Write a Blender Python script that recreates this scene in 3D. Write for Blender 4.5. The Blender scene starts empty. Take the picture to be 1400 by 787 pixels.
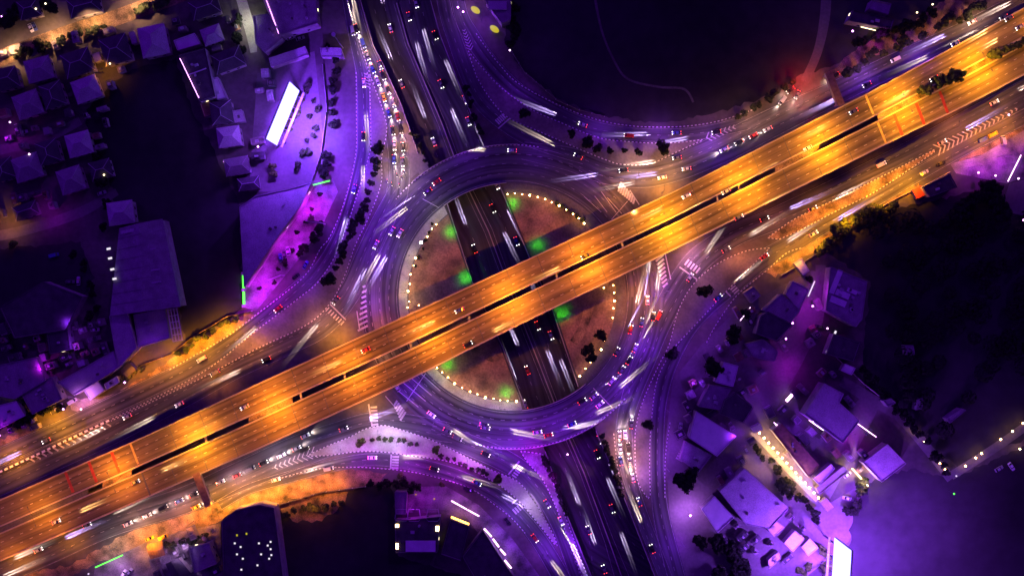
import bpy, math, random
from mathutils import Vector, Matrix
random.seed(7)
SC = bpy.context.scene
S = 0.36            # metres per reference unit at ground level
H = 480.0           # camera height
# ------------------------------------------------------------------ camera
cd = bpy.data.cameras.new('camera'); cam = bpy.data.objects.new('camera', cd)
SC.collection.objects.link(cam); SC.camera = cam
cam.location = (0, 0, H); cam.rotation_euler = (0, 0, 0)
cd.sensor_width = 36; cd.lens = 36 * H / (1400 * S); cd.clip_start = 1; cd.clip_end = 6000
# ------------------------------------------------------------------ world: night sky, tinted violet
W = bpy.data.worlds.new("World"); SC.world = W; W.use_nodes = True
nt = W.node_tree; nt.nodes.clear()
sky = nt.nodes.new('ShaderNodeTexSky'); sky.sky_type = 'NISHITA'; sky.sun_disc = False
sky.sun_elevation = math.radians(38); sky.sun_rotation = math.radians(-60)
bw = nt.nodes.new('ShaderNodeRGBToBW'); mul = nt.nodes.new('ShaderNodeMix'); mul.data_type = 'RGBA'; mul.blend_type = 'MULTIPLY'
mul.inputs[0].default_value = 1.0
mul.inputs[7].default_value = (0.17, 0.012, 1.0, 1)
bg = nt.nodes.new('ShaderNodeBackground'); bg.inputs[1].default_value = 0.085
wo = nt.nodes.new('ShaderNodeOutputWorld')
nt.links.new(sky.outputs[0], bw.inputs[0]); nt.links.new(bw.outputs[0], mul.inputs[6])
nt.links.new(mul.outputs[2], bg.inputs[0]); nt.links.new(bg.outputs[0], wo.inputs[0])
# the moon
sl = bpy.data.lights.new('moonlight', 'SUN'); sl.energy = 0.45; sl.angle = math.radians(0.6); sl.color = (0.22, 0.03, 1.0)
so = bpy.data.objects.new('moonlight', sl); so.rotation_euler = (math.radians(52), 0, math.radians(150)); SC.collection.objects.link(so)
SC.view_settings.view_transform = 'Standard'; SC.view_settings.look = 'None'
SC.view_settings.exposure = 0; SC.view_settings.gamma = 1; SC.view_settings.use_curve_mapping = False
SC.cycles.use_denoising = True; SC.cycles.sample_clamp_indirect = 3; SC.cycles.sample_clamp_direct = 0
SC.cycles.max_bounces = 3; SC.cycles.diffuse_bounces = 2; SC.cycles.glossy_bounces = 1
SC.cycles.use_light_tree = True; SC.cycles.caustics_reflective = False; SC.cycles.caustics_refractive = False

# ------------------------------------------------------------------ helpers
def P(px, py, z=0.0):
    k = S * (H - z) / H
    return Vector(((px - 700) * k, (393.5 - py) * k, z))
def link(o, parent=None):
    SC.collection.objects.link(o)
    if parent is not None: o.parent = parent
    return o
class MB:
    def __init__(s): s.v = []; s.f = []; s.uv = []
    def face(s, pts, uvs=None):
        n = len(s.v); s.v += [tuple(p) for p in pts]; s.f.append(list(range(n, n + len(pts))))
        s.uv += uvs if uvs else [(p[0], p[1]) for p in pts]
    def box(s, c, d, rz=0.0, taper=1.0):
        cs, sn = math.cos(rz), math.sin(rz); q = []
        for k, dz in enumerate((-.5, .5)):
            t = 1 if k == 0 else taper
            for dx, dy in ((-.5, -.5), (.5, -.5), (.5, .5), (-.5, .5)):
                x, y = dx * d[0] * t, dy * d[1] * t
                q.append((c[0] + x * cs - y * sn, c[1] + x * sn + y * cs, c[2] + dz * d[2]))
        for i in ((3, 2, 1, 0), (4, 5, 6, 7), (0, 1, 5, 4), (1, 2, 6, 5), (2, 3, 7, 6), (3, 0, 4, 7)):
            s.face([q[j] for j in i])
        return s
    def tube(s, pts, rads, n=8, cap=True):
        rings = []
        for i, p in enumerate(pts):
            p = Vector(p)
            d = Vector(pts[min(i + 1, len(pts) - 1)]) - Vector(pts[max(i - 1, 0)])
            d.normalize()
            a = d.orthogonal() if abs(d.z) < .99 else Vector((1, 0, 0))
            a = (a - d * a.dot(d)).normalized(); b = d.cross(a)
            r = rads[i] if isinstance(rads, (list, tuple)) else rads
            rings.append([p + (a * math.cos(t) + b * math.sin(t)) * r for t in [2 * math.pi * k / n for k in range(n)]])
        for A, B in zip(rings, rings[1:]):
            for k in range(n): s.face([A[k], A[(k + 1) % n], B[(k + 1) % n], B[k]])
        if cap: s.face(list(reversed(rings[0]))); s.face(rings[-1])
        return s
    def ball(s, c, r, n=8, m=6, sz=1.0):
        def pt(i, j):
            th = math.pi * i / m; ph = 2 * math.pi * j / n
            return (c[0] + r * math.sin(th) * math.cos(ph), c[1] + r * math.sin(th) * math.sin(ph), c[2] + sz * r * math.cos(th))
        for i in range(m):
            for j in range(n):
                if i == 0: s.face([pt(0, 0), pt(1, j), pt(1, j + 1)])
                elif i == m - 1: s.face([pt(i, j), pt(m, 0), pt(i, j + 1)])
                else: s.face([pt(i, j), pt(i + 1, j), pt(i + 1, j + 1), pt(i, j + 1)])
        return s
    def prism(s, pts, z0, z1, bottom=False):
        # pts: 2D list, made counter-clockwise
        a = sum(p[0] * q[1] - q[0] * p[1] for p, q in zip(pts, pts[1:] + pts[:1]))
        if a < 0: pts = pts[::-1]
        s.face([(p[0], p[1], z1) for p in pts])
        if bottom: s.face([(p[0], p[1], z0) for p in pts[::-1]])
        acc = 0
        for p, q in zip(pts, pts[1:] + pts[:1]):
            L = math.hypot(q[0] - p[0], q[1] - p[1])
            s.face([(p[0], p[1], z0), (q[0], q[1], z0), (q[0], q[1], z1), (p[0], p[1], z1)],
                   [(acc, z0), (acc + L, z0), (acc + L, z1), (acc, z1)]); acc += L
        return s
    def mesh(s, name, m):
        me = bpy.data.meshes.new(name); me.from_pydata(s.v, [], s.f)
        uv = me.uv_layers.new(name='uv'); flat = []
        for a, b in s.uv: flat += [a, b]
        uv.data.foreach_set('uv', flat)
        if m is not None: me.materials.append(m)
        me.update(); return me
    def build(s, name, m, parent=None, **kw):
        o = bpy.data.objects.new(name, s.mesh(name, m)); link(o, parent)
        for k, v in kw.items(): o[k] = v
        return o
LABELS = {}
def tag(o, label, cat, group=None):
    o['label'] = label; o['category'] = cat
    if group: o['group'] = group
    LABELS[label] = LABELS.get(label, 0) + 1
    return o
def thing(name, label, cat, loc=(0, 0, 0), rz=0.0, group=None):
    o = bpy.data.objects.new(name, None); o.empty_display_size = .5; link(o)
    o.location = loc; o.rotation_euler = (0, 0, rz); tag(o, label, cat, group); return o
def copy_tree(o, parent=None, skip=()):
    c = o.copy(); SC.collection.objects.link(c); c.parent = parent
    for ch in KIDS.get(o.name, []):
        if not ch.name.startswith(skip): copy_tree(ch, c, skip)
    return c
KIDS = {}
def index_kids(root):
    for ch in root.children: index_kids(ch)
    KIDS[root.name] = list(root.children)
def structure(mb, name, m): return mb.build(name, m, None, kind='structure')
ORD = 'first second third fourth fifth sixth seventh eighth ninth tenth eleventh twelfth thirteenth fourteenth fifteenth sixteenth seventeenth eighteenth nineteenth twentieth'.split()
ORD += ['twenty-' + x for x in ORD[:9]] + ['thirtieth'] + ['thirty-' + x for x in ORD[:9]] + ['fortieth'] + ['forty-' + x for x in ORD[:9]]

# ------------------------------------------------------------------ materials
def mat(name, col, rough=.85, var=.25, scale=.15, spec=.3, fine=0.12, metal=0.0, streak=False, col2=None):
    m = bpy.data.materials.new(name); m.use_nodes = True; t = m.node_tree; b = t.nodes['Principled BSDF']
    b.inputs['Roughness'].default_value = rough; b.inputs['Metallic'].default_value = metal
    b.inputs['Specular IOR Level'].default_value = spec
    tc = t.nodes.new('ShaderNodeTexCoord'); n1 = t.nodes.new('ShaderNodeTexNoise'); n2 = t.nodes.new('ShaderNodeTexNoise')
    n1.inputs['Scale'].default_value = scale; n1.inputs['Detail'].default_value = 6
    n2.inputs['Scale'].default_value = scale * 14; n2.inputs['Detail'].default_value = 3
    if streak:
        mp = t.nodes.new('ShaderNodeMapping'); mp.inputs['Scale'].default_value = (0.55, 0.012, 1)
        t.links.new(tc.outputs['UV'], mp.inputs[0]); t.links.new(mp.outputs[0], n2.inputs[0]); n2.inputs['Scale'].default_value = 1.0
        n2.inputs['Detail'].default_value = 5
    else: t.links.new(tc.outputs['Object'], n2.inputs[0])
    t.links.new(tc.outputs['Object'], n1.inputs[0])
    r = t.nodes.new('ShaderNodeValToRGB'); r.color_ramp.elements[0].position = .32; r.color_ramp.elements[1].position = .68
    c2 = col2 or col
    lo = [max(0, x * (1 - var)) for x in c2]; hi = [min(1, x * (1 + var)) for x in col]
    r.color_ramp.elements[0].color = (*lo, 1); r.color_ramp.elements[1].color = (*hi, 1)
    mr = t.nodes.new('ShaderNodeMapRange'); mr.inputs[1].default_value = .3; mr.inputs[2].default_value = .7
    mr.inputs[3].default_value = 1 - fine; mr.inputs[4].default_value = 1 + fine
    mx = t.nodes.new('ShaderNodeVectorMath'); mx.operation = 'SCALE'
    t.links.new(n1.outputs[0], r.inputs[0]); t.links.new(n2.outputs[0], mr.inputs[0])
    t.links.new(r.outputs[0], mx.inputs[0]); t.links.new(mr.outputs[0], mx.inputs['Scale']); t.links.new(mx.outputs[0], b.inputs['Base Color'])
    return m
def stripe(name, ca, cb, period, duty=.5, axis=1, rough=.7):
    m = bpy.data.materials.new(name); m.use_nodes = True; t = m.node_tree; b = t.nodes['Principled BSDF']; b.inputs['Roughness'].default_value = rough
    tc = t.nodes.new('ShaderNodeTexCoord'); sp = t.nodes.new('ShaderNodeSeparateXYZ'); t.links.new(tc.outputs['UV'], sp.inputs[0])
    d = t.nodes.new('ShaderNodeMath'); d.operation = 'DIVIDE'; d.inputs[1].default_value = period; t.links.new(sp.outputs[axis], d.inputs[0])
    f = t.nodes.new('ShaderNodeMath'); f.operation = 'FRACT'; t.links.new(d.outputs[0], f.inputs[0])
    l = t.nodes.new('ShaderNodeMath'); l.operation = 'LESS_THAN'; l.inputs[1].default_value = duty; t.links.new(f.outputs[0], l.inputs[0])
    mx = t.nodes.new('ShaderNodeMix'); mx.data_type = 'RGBA'; mx.inputs[6].default_value = (*cb, 1); mx.inputs[7].default_value = (*ca, 1)
    t.links.new(l.outputs[0], mx.inputs[0]); t.links.new(mx.outputs[2], b.inputs['Base Color']); return m
def emis(name, col, strength, light=False):
    m = bpy.data.materials.new(name); m.use_nodes = True; b = m.node_tree.nodes['Principled BSDF']
    b.inputs['Base Color'].default_value = (.02, .02, .02, 1)
    b.inputs['Emission Color'].default_value = (*col, 1); b.inputs['Emission Strength'].default_value = strength
    if not light: m.cycles.emission_sampling = 'NONE'
    return m
M = dict(
    ground=mat('dusty_ground', (.115, .10, .09), var=.35, scale=.03, fine=.16, col2=(.07, .065, .06)),
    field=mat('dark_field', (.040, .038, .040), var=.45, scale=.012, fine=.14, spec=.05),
    asphalt=mat('asphalt', (.076, .076, .084), var=.25, scale=.03, fine=.65, streak=True),
    ringasph=mat('roundabout_asphalt', (.082, .082, .088), var=.22, scale=.03, fine=.7, streak=True),
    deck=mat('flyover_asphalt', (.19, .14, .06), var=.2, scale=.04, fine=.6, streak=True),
    trench=mat('underpass_asphalt', (.06, .058, .066), var=.25, scale=.03, fine=.45, streak=True),
    concrete=mat('concrete', (.38, .36, .33), var=.18, scale=.12, fine=.15),
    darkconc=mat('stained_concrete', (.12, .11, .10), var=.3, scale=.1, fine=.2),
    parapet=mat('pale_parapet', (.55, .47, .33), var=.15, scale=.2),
    paint=mat('road_paint', (.34, .34, .32), var=.3, col2=(.24, .24, .22), scale=.5, fine=.2, rough=.6),
    bright=mat('fresh_road_paint', (.46, .46, .44), var=.2, scale=.5, fine=.2, rough=.6),
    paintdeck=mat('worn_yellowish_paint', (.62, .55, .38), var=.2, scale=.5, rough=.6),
    redpaint=mat('red_rumble_paint', (.42, .05, .03), var=.25, scale=.6, rough=.7),
    yellowpaint=mat('yellow_steel_joint', (.6, .42, .10), var=.2, scale=.6, rough=.7),
    kerb=stripe('black_and_white_kerb', (.62, .62, .58), (.05, .05, .05), 1.9, .5),
    kerbbig=stripe('black_and_white_barrier', (.8, .8, .77), (.04, .04, .04), 2.9, .6),
    island=mat('island_paving', (.17, .155, .145), var=.35, scale=.06, fine=.16, col2=(.12, .11, .11)),
    pale=mat('pale_gravel', (.34, .34, .28), var=.3, scale=.12, fine=.15),
    tiles=mat('pale_tile_walk', (.32, .33, .26), var=.25, scale=.2, fine=.3),
    garden=mat('dry_garden_soil', (.27, .17, .10), var=.5, scale=.09, fine=.3, col2=(.2, .14, .10)),
    lawn=mat('garden_grass', (.05, .09, .03), var=.4, scale=.3, fine=.3),
    dirt=mat('roadside_dirt', (.30, .20, .11), var=.35, scale=.16, fine=.5, col2=(.07, .06, .035)),
    lane=mat('lane_concrete', (.15, .14, .135), var=.3, scale=.05, fine=.12),
    plaza=mat('plaza_paving', (.28, .24, .25), var=.3, scale=.12, fine=.25, col2=(.09, .08, .085)),
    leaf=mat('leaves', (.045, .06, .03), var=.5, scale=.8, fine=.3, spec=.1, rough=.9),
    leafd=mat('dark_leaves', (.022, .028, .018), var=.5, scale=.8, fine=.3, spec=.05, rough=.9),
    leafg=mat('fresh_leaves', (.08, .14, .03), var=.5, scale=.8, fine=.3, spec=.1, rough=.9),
    bark=mat('bark', (.08, .06, .045), var=.3, scale=3),
    steel=mat('dark_steel', (.10, .10, .11), var=.15, scale=2, metal=.6, rough=.5),
    pipe=mat('galvanised_steel', (.42, .42, .44), var=.15, scale=2, metal=.3, rough=.5),
    wall=mat('rendered_wall', (.34, .32, .30), var=.2, scale=.4),
    rust=mat('brown_sheet_roof', (.22, .12, .08), var=.3, scale=.5),
    r_grey=mat('grey_roof', (.27, .25, .26), var=.2, scale=.25, fine=.3),
    r_light=mat('pale_roof', (.68, .62, .66), var=.1, scale=.25, fine=.08),
    r_mid=mat('mid_grey_roof', (.42, .38, .41), var=.13, scale=.2, fine=.3),
    r_dark=mat('dark_roof', (.07, .065, .07), var=.3, scale=.25, fine=.2),
    r_tile=mat('tiled_roof', (.22, .18, .18), var=.22, scale=.5, fine=.35),
    r_red=mat('red_sheet', (.5, .05, .03), var=.2, scale=.5),
    unit=mat('roof_unit_metal', (.45, .45, .45), var=.15, scale=1),
    white=mat('white_metal', (.7, .7, .68), var=.1, scale=1),
    glass=mat('dark_window_glass', (.02, .02, .025), var=.1, scale=1, rough=.15, spec=.5),
    tyre=mat('tyre_rubber', (.02, .02, .02), var=.1, scale=3),
    e_head=emis('headlamp_glow', (1, .93, .85), 7), e_tail=emis('tail_lamp_glow', (1, .04, .03), 7),
    e_globe=emis('warm_globe_glow', (1, .52, .16), 60, True), e_big=emis('floodlight_glow', (1, .75, .5), 160, True),
    e_purple=emis('violet_lamp_glow', (.75, .25, 1.0), 12), e_orange=emis('sodium_lamp_glow', (1, .45, .05), 12),
    e_green=emis('green_glow', (.1, 1, .05), 2.2), e_board=emis('lit_billboard_face', (.45, .42, 2.2), 2.5, True),
    e_win=emis('lit_window_glow', (1, .8, .45), 4), e_shop=emis('shop_light_glow', (1.0, .55, 1.0), 5, True),
    e_sky=emis('skylight_glow', (.95, .85, 1.0), 1.0), e_yel=emis('yellow_glow', (.9, .75, .02), .6),
    e_red=emis('red_sign_glow', (1, .05, .02), 1.6, True), e_warm=emis('warm_tube_glow', (1, .62, .28), 14, True),
)
PAINT = {n: mat('car_paint_' + n, c, rough=.3, var=.03, scale=.5, spec=.6, fine=.02) for n, c in dict(
    black=(.012, .012, .014), silver=(.42, .42, .45), white=(.75, .75, .74), grey=(.13, .13, .15), red=(.45, .02, .02), yellow=(.7, .42, .02), blue=(.05, .08, .3)).items()}

def cat(pts, n=8):
    """Catmull-Rom through points of any tuple length"""
    out = []; N = len(pts)
    for i in range(N - 1):
        p0, p1, p2, p3 = pts[max(i - 1, 0)], pts[i], pts[i + 1], pts[min(i + 2, N - 1)]
        for k in range(n):
            t = k / n
            out.append(tuple(.5 * (2 * b + (c - a) * t + (2 * a - 5 * b + 4 * c - d) * t * t + (3 * b - a - 3 * c + d) * t ** 3) for a, b, c, d in zip(p0, p1, p2, p3)))
    out.append(tuple(pts[-1])); return out
def offset(line, off):
    """line: list of Vector (xy) ; off metres to the left of travel"""
    res = []
    for i, p in enumerate(line):
        d = line[min(i + 1, len(line) - 1)] - line[max(i - 1, 0)]
        L = math.hypot(d.x, d.y) or 1
        o = off[i] if isinstance(off, list) else off
        res.append(Vector((p.x - d.y / L * o, p.y + d.x / L * o, p.z)))
    return res
def dist(line):
    a = [0]
    for p, q in zip(line, line[1:]): a.append(a[-1] + (q - p).length)
    return a
def ribbon(mb, line, w, dz=0.0):
    L = offset(line, [x / 2 for x in w] if isinstance(w, list) else w / 2); R = offset(line, [-x / 2 for x in w] if isinstance(w, list) else -w / 2)
    D = dist(line); up = Vector((0, 0, dz))
    for i in range(len(line) - 1):
        wi = w[i] if isinstance(w, list) else w; wj = w[i + 1] if isinstance(w, list) else w
        mb.face([R[i] + up, R[i + 1] + up, L[i + 1] + up, L[i] + up], [(wi, D[i]), (wj, D[i + 1]), (0, D[i + 1]), (0, D[i])])
    return mb
def sample(line, D, s):
    s = max(0, min(s, D[-1] - 1e-6)); i = 0
    lo, hi = 0, len(D) - 1
    while hi - lo > 1:
        m = (lo + hi) // 2
        if D[m] <= s: lo = m
        else: hi = m
    t = (s - D[lo]) / max(1e-9, D[hi] - D[lo]); return line[lo].lerp(line[hi], t)
def dashes(mb, line, dz, w=.16, on=2.0, gap=3.3, s0=0, s1=None):
    D = dist(line); s = s0; s1 = s1 or D[-1]
    while s + on < s1:
        a, b = sample(line, D, s), sample(line, D, s + on); ribbon(mb, [a, b], w, dz); s += on + gap
ZM = .150          # height of painted markings
RD = {}
zc = [0.02]
def road(name, pts, lanes=3, m='asphalt', edges=True, dash=True):
    c = cat(pts, 8); line = [P(a, b) for a, b, _ in c]; w = [x[2] * S for x in c]
    mb = MB(); ribbon(mb, line, w, zc[0]); zc[0] += .006
    structure(mb, name, M[m])
    mk = MB(); zz = ZM + len(RD) * .002
    if edges:
        for sgn in (1, -1): ribbon(mk, offset(line, [sgn * (x / 2 - .45) for x in w]), .14, zz)
    if dash:
        for k in range(1, lanes): dashes(mk, offset(line, [x * (k / lanes - .5) for x in w]), zz)
    if mk.f: structure(mk, 'lane_markings', M['paint'])
    RD[len(RD)] = (name, line, w)
    return line

# ================================================================== SETTING
XL = [(380, -2600), (492, 0), (510, 63), (523, 88), (547, 141), (571, 210), (611, 279), (645, 385), (686, 473), (718, 558), (745, 617), (773, 700), (808, 787), (1150, 1800), (1500, 3400)]
XR = [(470, -2600), (589, 0), (603, 50), (628, 115), (659, 192), (683, 252), (724, 351), (756, 424), (791, 528), (815, 588), (853, 678), (896, 787), (1250, 1800), (1600, 3400)]
TL = [P(a, b) for a, b in XL]; TR = [P(a, b) for a, b in XR]
B = 1300
mb = MB()
mb.face([(-B * 1.2, -B, 0)] + [tuple(p) for p in reversed(TL)] + [(-B * 1.2, B, 0)])
structure(mb, 'ground', M['ground'])
mb = MB()
mb.face([(B * 1.2, B, 0)] + [tuple(p) for p in TR] + [(B * 1.2, -B, 0)])
structure(mb, 'ground', M['ground'])
# depressed dual carriageway
ZT = -6.0
mid = [(a + b) / 2 + Vector((0, 0, ZT)) for a, b in zip(TL, TR)]
wid = [(b - a).length + 2 for a, b in zip(TL, TR)]
mb = MB(); ribbon(mb, mid, wid); structure(mb, 'underpass_road', M['trench'])
for side, line in ((1, TL), (-1, TR)):
    t = thing('retaining_wall', 'concrete retaining wall along the %s edge of the sunken highway' % ('western' if side == 1 else 'eastern'), 'wall')
    w = MB()
    for a, b in zip(line[1:-1], line[2:]):
        w.face([(a.x, a.y, ZT), (b.x, b.y, ZT), (b.x, b.y, 0), (a.x, a.y, 0)])
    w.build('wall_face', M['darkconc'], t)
    c = MB()
    for a, b in zip(line[1:-2], line[2:-1]):
        if 180 < (393.5 - (a.y + b.y) / 2 / S) < 285 or 545 < (393.5 - (a.y + b.y) / 2 / S) < 615: continue
        d = (b - a); m_ = (a + b) / 2; ang = math.atan2(d.y, d.x)
        nx = -math.sin(ang) * .2 * -side; ny = math.cos(ang) * .2 * -side
        c.box((m_.x - nx, m_.y - ny, .45), (d.length, .35, .9), ang)
    c.build('coping', M['concrete'], t)
mk = MB()
W3 = [w / 2 for w in wid]
for f in (-.9, -.62, -.34, -.08, .08, .34, .62, .9):
    l = offset(mid[1:-1], [-w * f for w in W3[1:-1]])
    if abs(f) in (.9, .08): ribbon(mk, l, .18, .02)
    else: dashes(mk, l, .02, .16, 2.2, 5.5)
structure(mk, 'lane_markings', M['paint'])
bar = thing('median_barrier', 'low concrete barrier down the middle of the sunken highway', 'barrier')
b_ = MB()
for a, b in zip(mid[1:-2], mid[2:-1]):
    d = b - a; m_ = (a + b) / 2; b_.box((m_.x, m_.y, ZT + .45), (d.length, .5, .9), math.atan2(d.y, d.x), .999)
b_.build('barrier_wall', M['concrete'], bar)

# ground patches -----------------------------------------------------------
def ragged(pts, m):
    if m not in ('field', 'dirt'): return pts
    rnd = random.Random(int(pts[0][0] * 3 + pts[1][1])); out = []
    for a, b in zip(pts, pts[1:] + pts[:1]):
        L = math.hypot(b[0] - a[0], b[1] - a[1])
        if L > 420: out.append(a); continue
        n = max(1, int(L / 6)); nx, ny = (b[1] - a[1]) / L, -(b[0] - a[0]) / L
        for i in range(n):
            t = i / n; j = rnd.uniform(-2.6, 2.6) if i else 0; out.append((a[0] + (b[0] - a[0]) * t + nx * j, a[1] + (b[1] - a[1]) * t + ny * j))
    return out
def patch(name, m, pts, z=.008, smooth=False):
    pts = ragged(pts, m)
    mb = MB(); q = [P(a, b) for a, b in pts]; mb.face([(p.x, p.y, z) for p in (q if sum(a.x * b.y - b.x * a.y for a, b in zip(q, q[1:] + q[:1])) > 0 else q[::-1])])
    return structure(mb, name, M[m])
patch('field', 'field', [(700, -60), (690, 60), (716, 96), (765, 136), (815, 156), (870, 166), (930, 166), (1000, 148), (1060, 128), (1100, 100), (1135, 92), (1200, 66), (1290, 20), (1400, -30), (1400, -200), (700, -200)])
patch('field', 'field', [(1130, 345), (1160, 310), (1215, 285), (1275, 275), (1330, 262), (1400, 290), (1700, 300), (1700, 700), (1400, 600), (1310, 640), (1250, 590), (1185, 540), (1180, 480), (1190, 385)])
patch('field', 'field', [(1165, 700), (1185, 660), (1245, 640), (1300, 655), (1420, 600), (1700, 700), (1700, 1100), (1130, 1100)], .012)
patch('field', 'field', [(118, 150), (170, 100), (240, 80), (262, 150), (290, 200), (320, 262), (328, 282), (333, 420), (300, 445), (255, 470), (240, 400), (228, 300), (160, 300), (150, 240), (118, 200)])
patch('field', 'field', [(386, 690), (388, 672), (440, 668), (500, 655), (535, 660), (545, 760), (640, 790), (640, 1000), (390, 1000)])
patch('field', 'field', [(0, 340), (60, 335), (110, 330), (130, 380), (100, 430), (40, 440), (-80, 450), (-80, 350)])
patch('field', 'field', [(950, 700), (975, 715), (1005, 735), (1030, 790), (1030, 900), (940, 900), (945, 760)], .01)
patch('dirt', 'dirt', [(-60, 625), (0, 600), (35, 588), (110, 568), (160, 538), (220, 500), (262, 472), (335, 428), (365, 440), (330, 470), (290, 495), (240, 520), (170, 556), (100, 590), (0, 636), (-60, 670)], .012)
patch('dirt', 'dirt', [(-60, 800), (100, 770), (190, 720), (270, 698), (330, 668), (400, 656), (480, 640), (530, 646), (520, 660), (470, 672), (430, 678), (380, 686), (318, 694), (300, 712), (240, 728), (200, 745), (130, 770), (0, 830)], .014)
patch('dirt', 'dirt', [(380, 686), (430, 678), (478, 668), (470, 690), (440, 712), (400, 712), (385, 700)], .016)
patch('dirt', 'dirt', [(1060, 380), (1100, 350), (1150, 320), (1200, 285), (1260, 262), (1256, 250), (1200, 272), (1150, 300), (1095, 330), (1060, 352), (1040, 372)], .012)
patch('dirt', 'dirt', [(1310, 222), (1330, 200), (1400, 166), (1440, 150), (1440, 175), (1396, 184), (1340, 212)], .012)
patch('dirt', 'dirt', [(1150, 108), (1180, 80), (1260, 55), (1330, 10), (1350, -20), (1320, -20), (1250, 30), (1180, 62), (1130, 100)], .012)
patch('pavement', 'island', [(500, 80), (560, 180), (586, 224), (540, 262), (528, 250), (520, 200), (500, 130)], .014)
patch('pavement', 'island', [(561, 190), (571, 205), (590, 235), (575, 240), (556, 215)], .018)
patch('pavement', 'plaza', [(333, 420), (333, 395), (345, 375), (372, 340), (405, 300), (425, 252), (455, 244), (462, 262), (440, 310), (410, 352), (375, 395), (350, 425)], .014)
patch('pavement', 'lane', [(430, 70), (440, 170), (450, 245), (370, 262), (340, 262), (352, 100)], .012)
patch('pavement', 'plaza', [(1299, 224), (1340, 213), (1399, 179), (1440, 165), (1440, 240), (1392, 245), (1376, 251), (1307, 237)], .016)
patch('pavement', 'lane', [(1380, 251), (1400, 246), (1440, 240), (1440, 310), (1400, 295), (1368, 288)], .013)
patch('pavement', 'plaza', [(200, 740), (240, 728), (300, 715), (305, 790), (305, 830), (120, 830), (130, 775)], .017)
patch('pavement', 'plaza', [(110, 545), (150, 540), (175, 527), (190, 515), (160, 540), (115, 565), (98, 560), (92, 540)], .018)
patch('pavement', 'plaza', [(557, 665), (610, 664), (655, 690), (700, 735), (740, 790), (700, 790), (640, 710), (600, 700), (558, 700)], .013)
patch('pavement', 'lane', [(920, 520), (960, 470), (1000, 430), (1060, 395), (1110, 370), (1135, 372), (1125, 440), (1095, 500), (1060, 560), (1120, 600), (1180, 540), (1200, 560), (1185, 590), (1130, 690), (1180, 660), (1190, 690), (1160, 740), (1100, 790), (1100, 900), (920, 900), (915, 700), (910, 600)], .011)

# roads --------------------------------------------------------------------
road('frontage_road', [(545, 262, 30), (520, 310, 32), (500, 352, 32), (478, 400, 32), (440, 443, 36), (390, 470, 34), (320, 502, 34), (255, 538, 34), (150, 590, 38), (60, 630, 40), (-80, 694, 40)], 3)
road('slip_road', [(466, -60, 14), (474, -5, 15), (484, 50, 16), (494, 95, 18), (497, 130, 19), (497, 187, 19), (495, 215, 18), (480, 275, 17), (461, 327, 18), (435, 370, 20), (400, 402, 24), (355, 440, 22), (310, 473, 24), (265, 500, 26), (200, 532, 26), (100, 579, 26), (0, 625, 28), (-80, 662, 28)], 2)
road('approach_road', [(468, -60, 16), (484, 10, 18), (498, 60, 20), (513, 100, 22), (529, 150, 24), (542, 195, 28), (546, 240, 30), (542, 268, 32)], 2)
road('frontage_road', [(1480, -36, 36), (1400, 4, 34), (1320, 44, 32), (1230, 85, 32), (1140, 128, 34), (1060, 166, 40), (1000, 196, 42), (955, 217, 40), (920, 232, 36), (880, 241, 34), (830, 236, 34), (780, 218, 34), (715, 206, 26)], 3)
road('slip_road', [(1020, 168, 22), (980, 178, 20), (940, 184, 20), (900, 185, 20), (860, 183, 19), (813, 176, 22), (765, 157, 22), (715, 129, 23), (690, 108, 24), (665, 80, 24), (645, 50, 24), (628, 15, 22), (615, -60, 22)], 2)
road('exit_road', [(800, 214, 24), (750, 197, 28), (715, 182, 28), (680, 158, 28), (655, 133, 26), (638, 98, 24), (622, 55, 22), (610, 15, 22), (598, -60, 22)], 2)
road('frontage_road', [(-80, 818, 34), (60, 757, 34), (150, 716, 36), (250, 684, 38), (330, 650, 42), (400, 620, 46), (460, 598, 44), (510, 582, 40), (560, 582, 34), (620, 592, 28)], 3)
road('slip_road', [(300, 690, 16), (340, 668, 16), (400, 650, 18), (450, 637, 18), (500, 628, 19), (545, 630, 20), (600, 642, 20), (650, 661, 20), (695, 689, 21), (735, 735, 24), (768, 790, 26), (800, 850, 26)], 2)
road('exit_road', [(590, 586, 26), (640, 607, 30), (680, 624, 32), (715, 645, 30), (745, 678, 28), (768, 720, 27), (793, 787, 28), (820, 850, 28)], 2)
road('frontage_road', [(1480, 88, 38), (1420, 118, 38), (1330, 165, 38), (1260, 203, 38), (1180, 243, 36), (1100, 281, 34), (1050, 303, 32), (1000, 324, 32), (955, 355, 36), (922, 402, 36), (900, 445, 34), (882, 490, 32), (865, 535, 28), (854, 575, 24), (854, 605, 24), (858, 640, 22), (869, 680, 20), (885, 725, 20), (905, 775, 20), (925, 830, 20)], 3)
road('service_road', [(1480, 118, 20), (1400, 160, 22), (1300, 213, 20), (1200, 270, 22), (1130, 306, 24), (1080, 335, 28), (1042, 356, 27), (1005, 387, 26), (970, 417, 24), (940, 452, 22), (915, 500, 22), (903, 545, 20), (899, 590, 20), (899, 650, 20), (905, 710, 24), (925, 790, 26), (940, 850, 26)], 2)
road('street', [(-60, 102, 24), (0, 80, 23), (80, 50, 22), (160, 24, 22), (240, -5, 22), (330, -40, 22)], 1, 'dirt', False, False)
road('path', [(322, -30, 12), (333, 10, 14), (343, 45, 14), (347, 72, 9)], 1, 'pale', False, False)
road('lane', [(-60, 222, 14), (0, 205, 14), (60, 190, 14), (110, 165, 12)], 1, 'lane', False, False)
road('lane', [(-60, 330, 14), (0, 322, 14), (50, 310, 14), (110, 290, 14), (160, 262, 10)], 1, 'lane', False, False)
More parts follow.
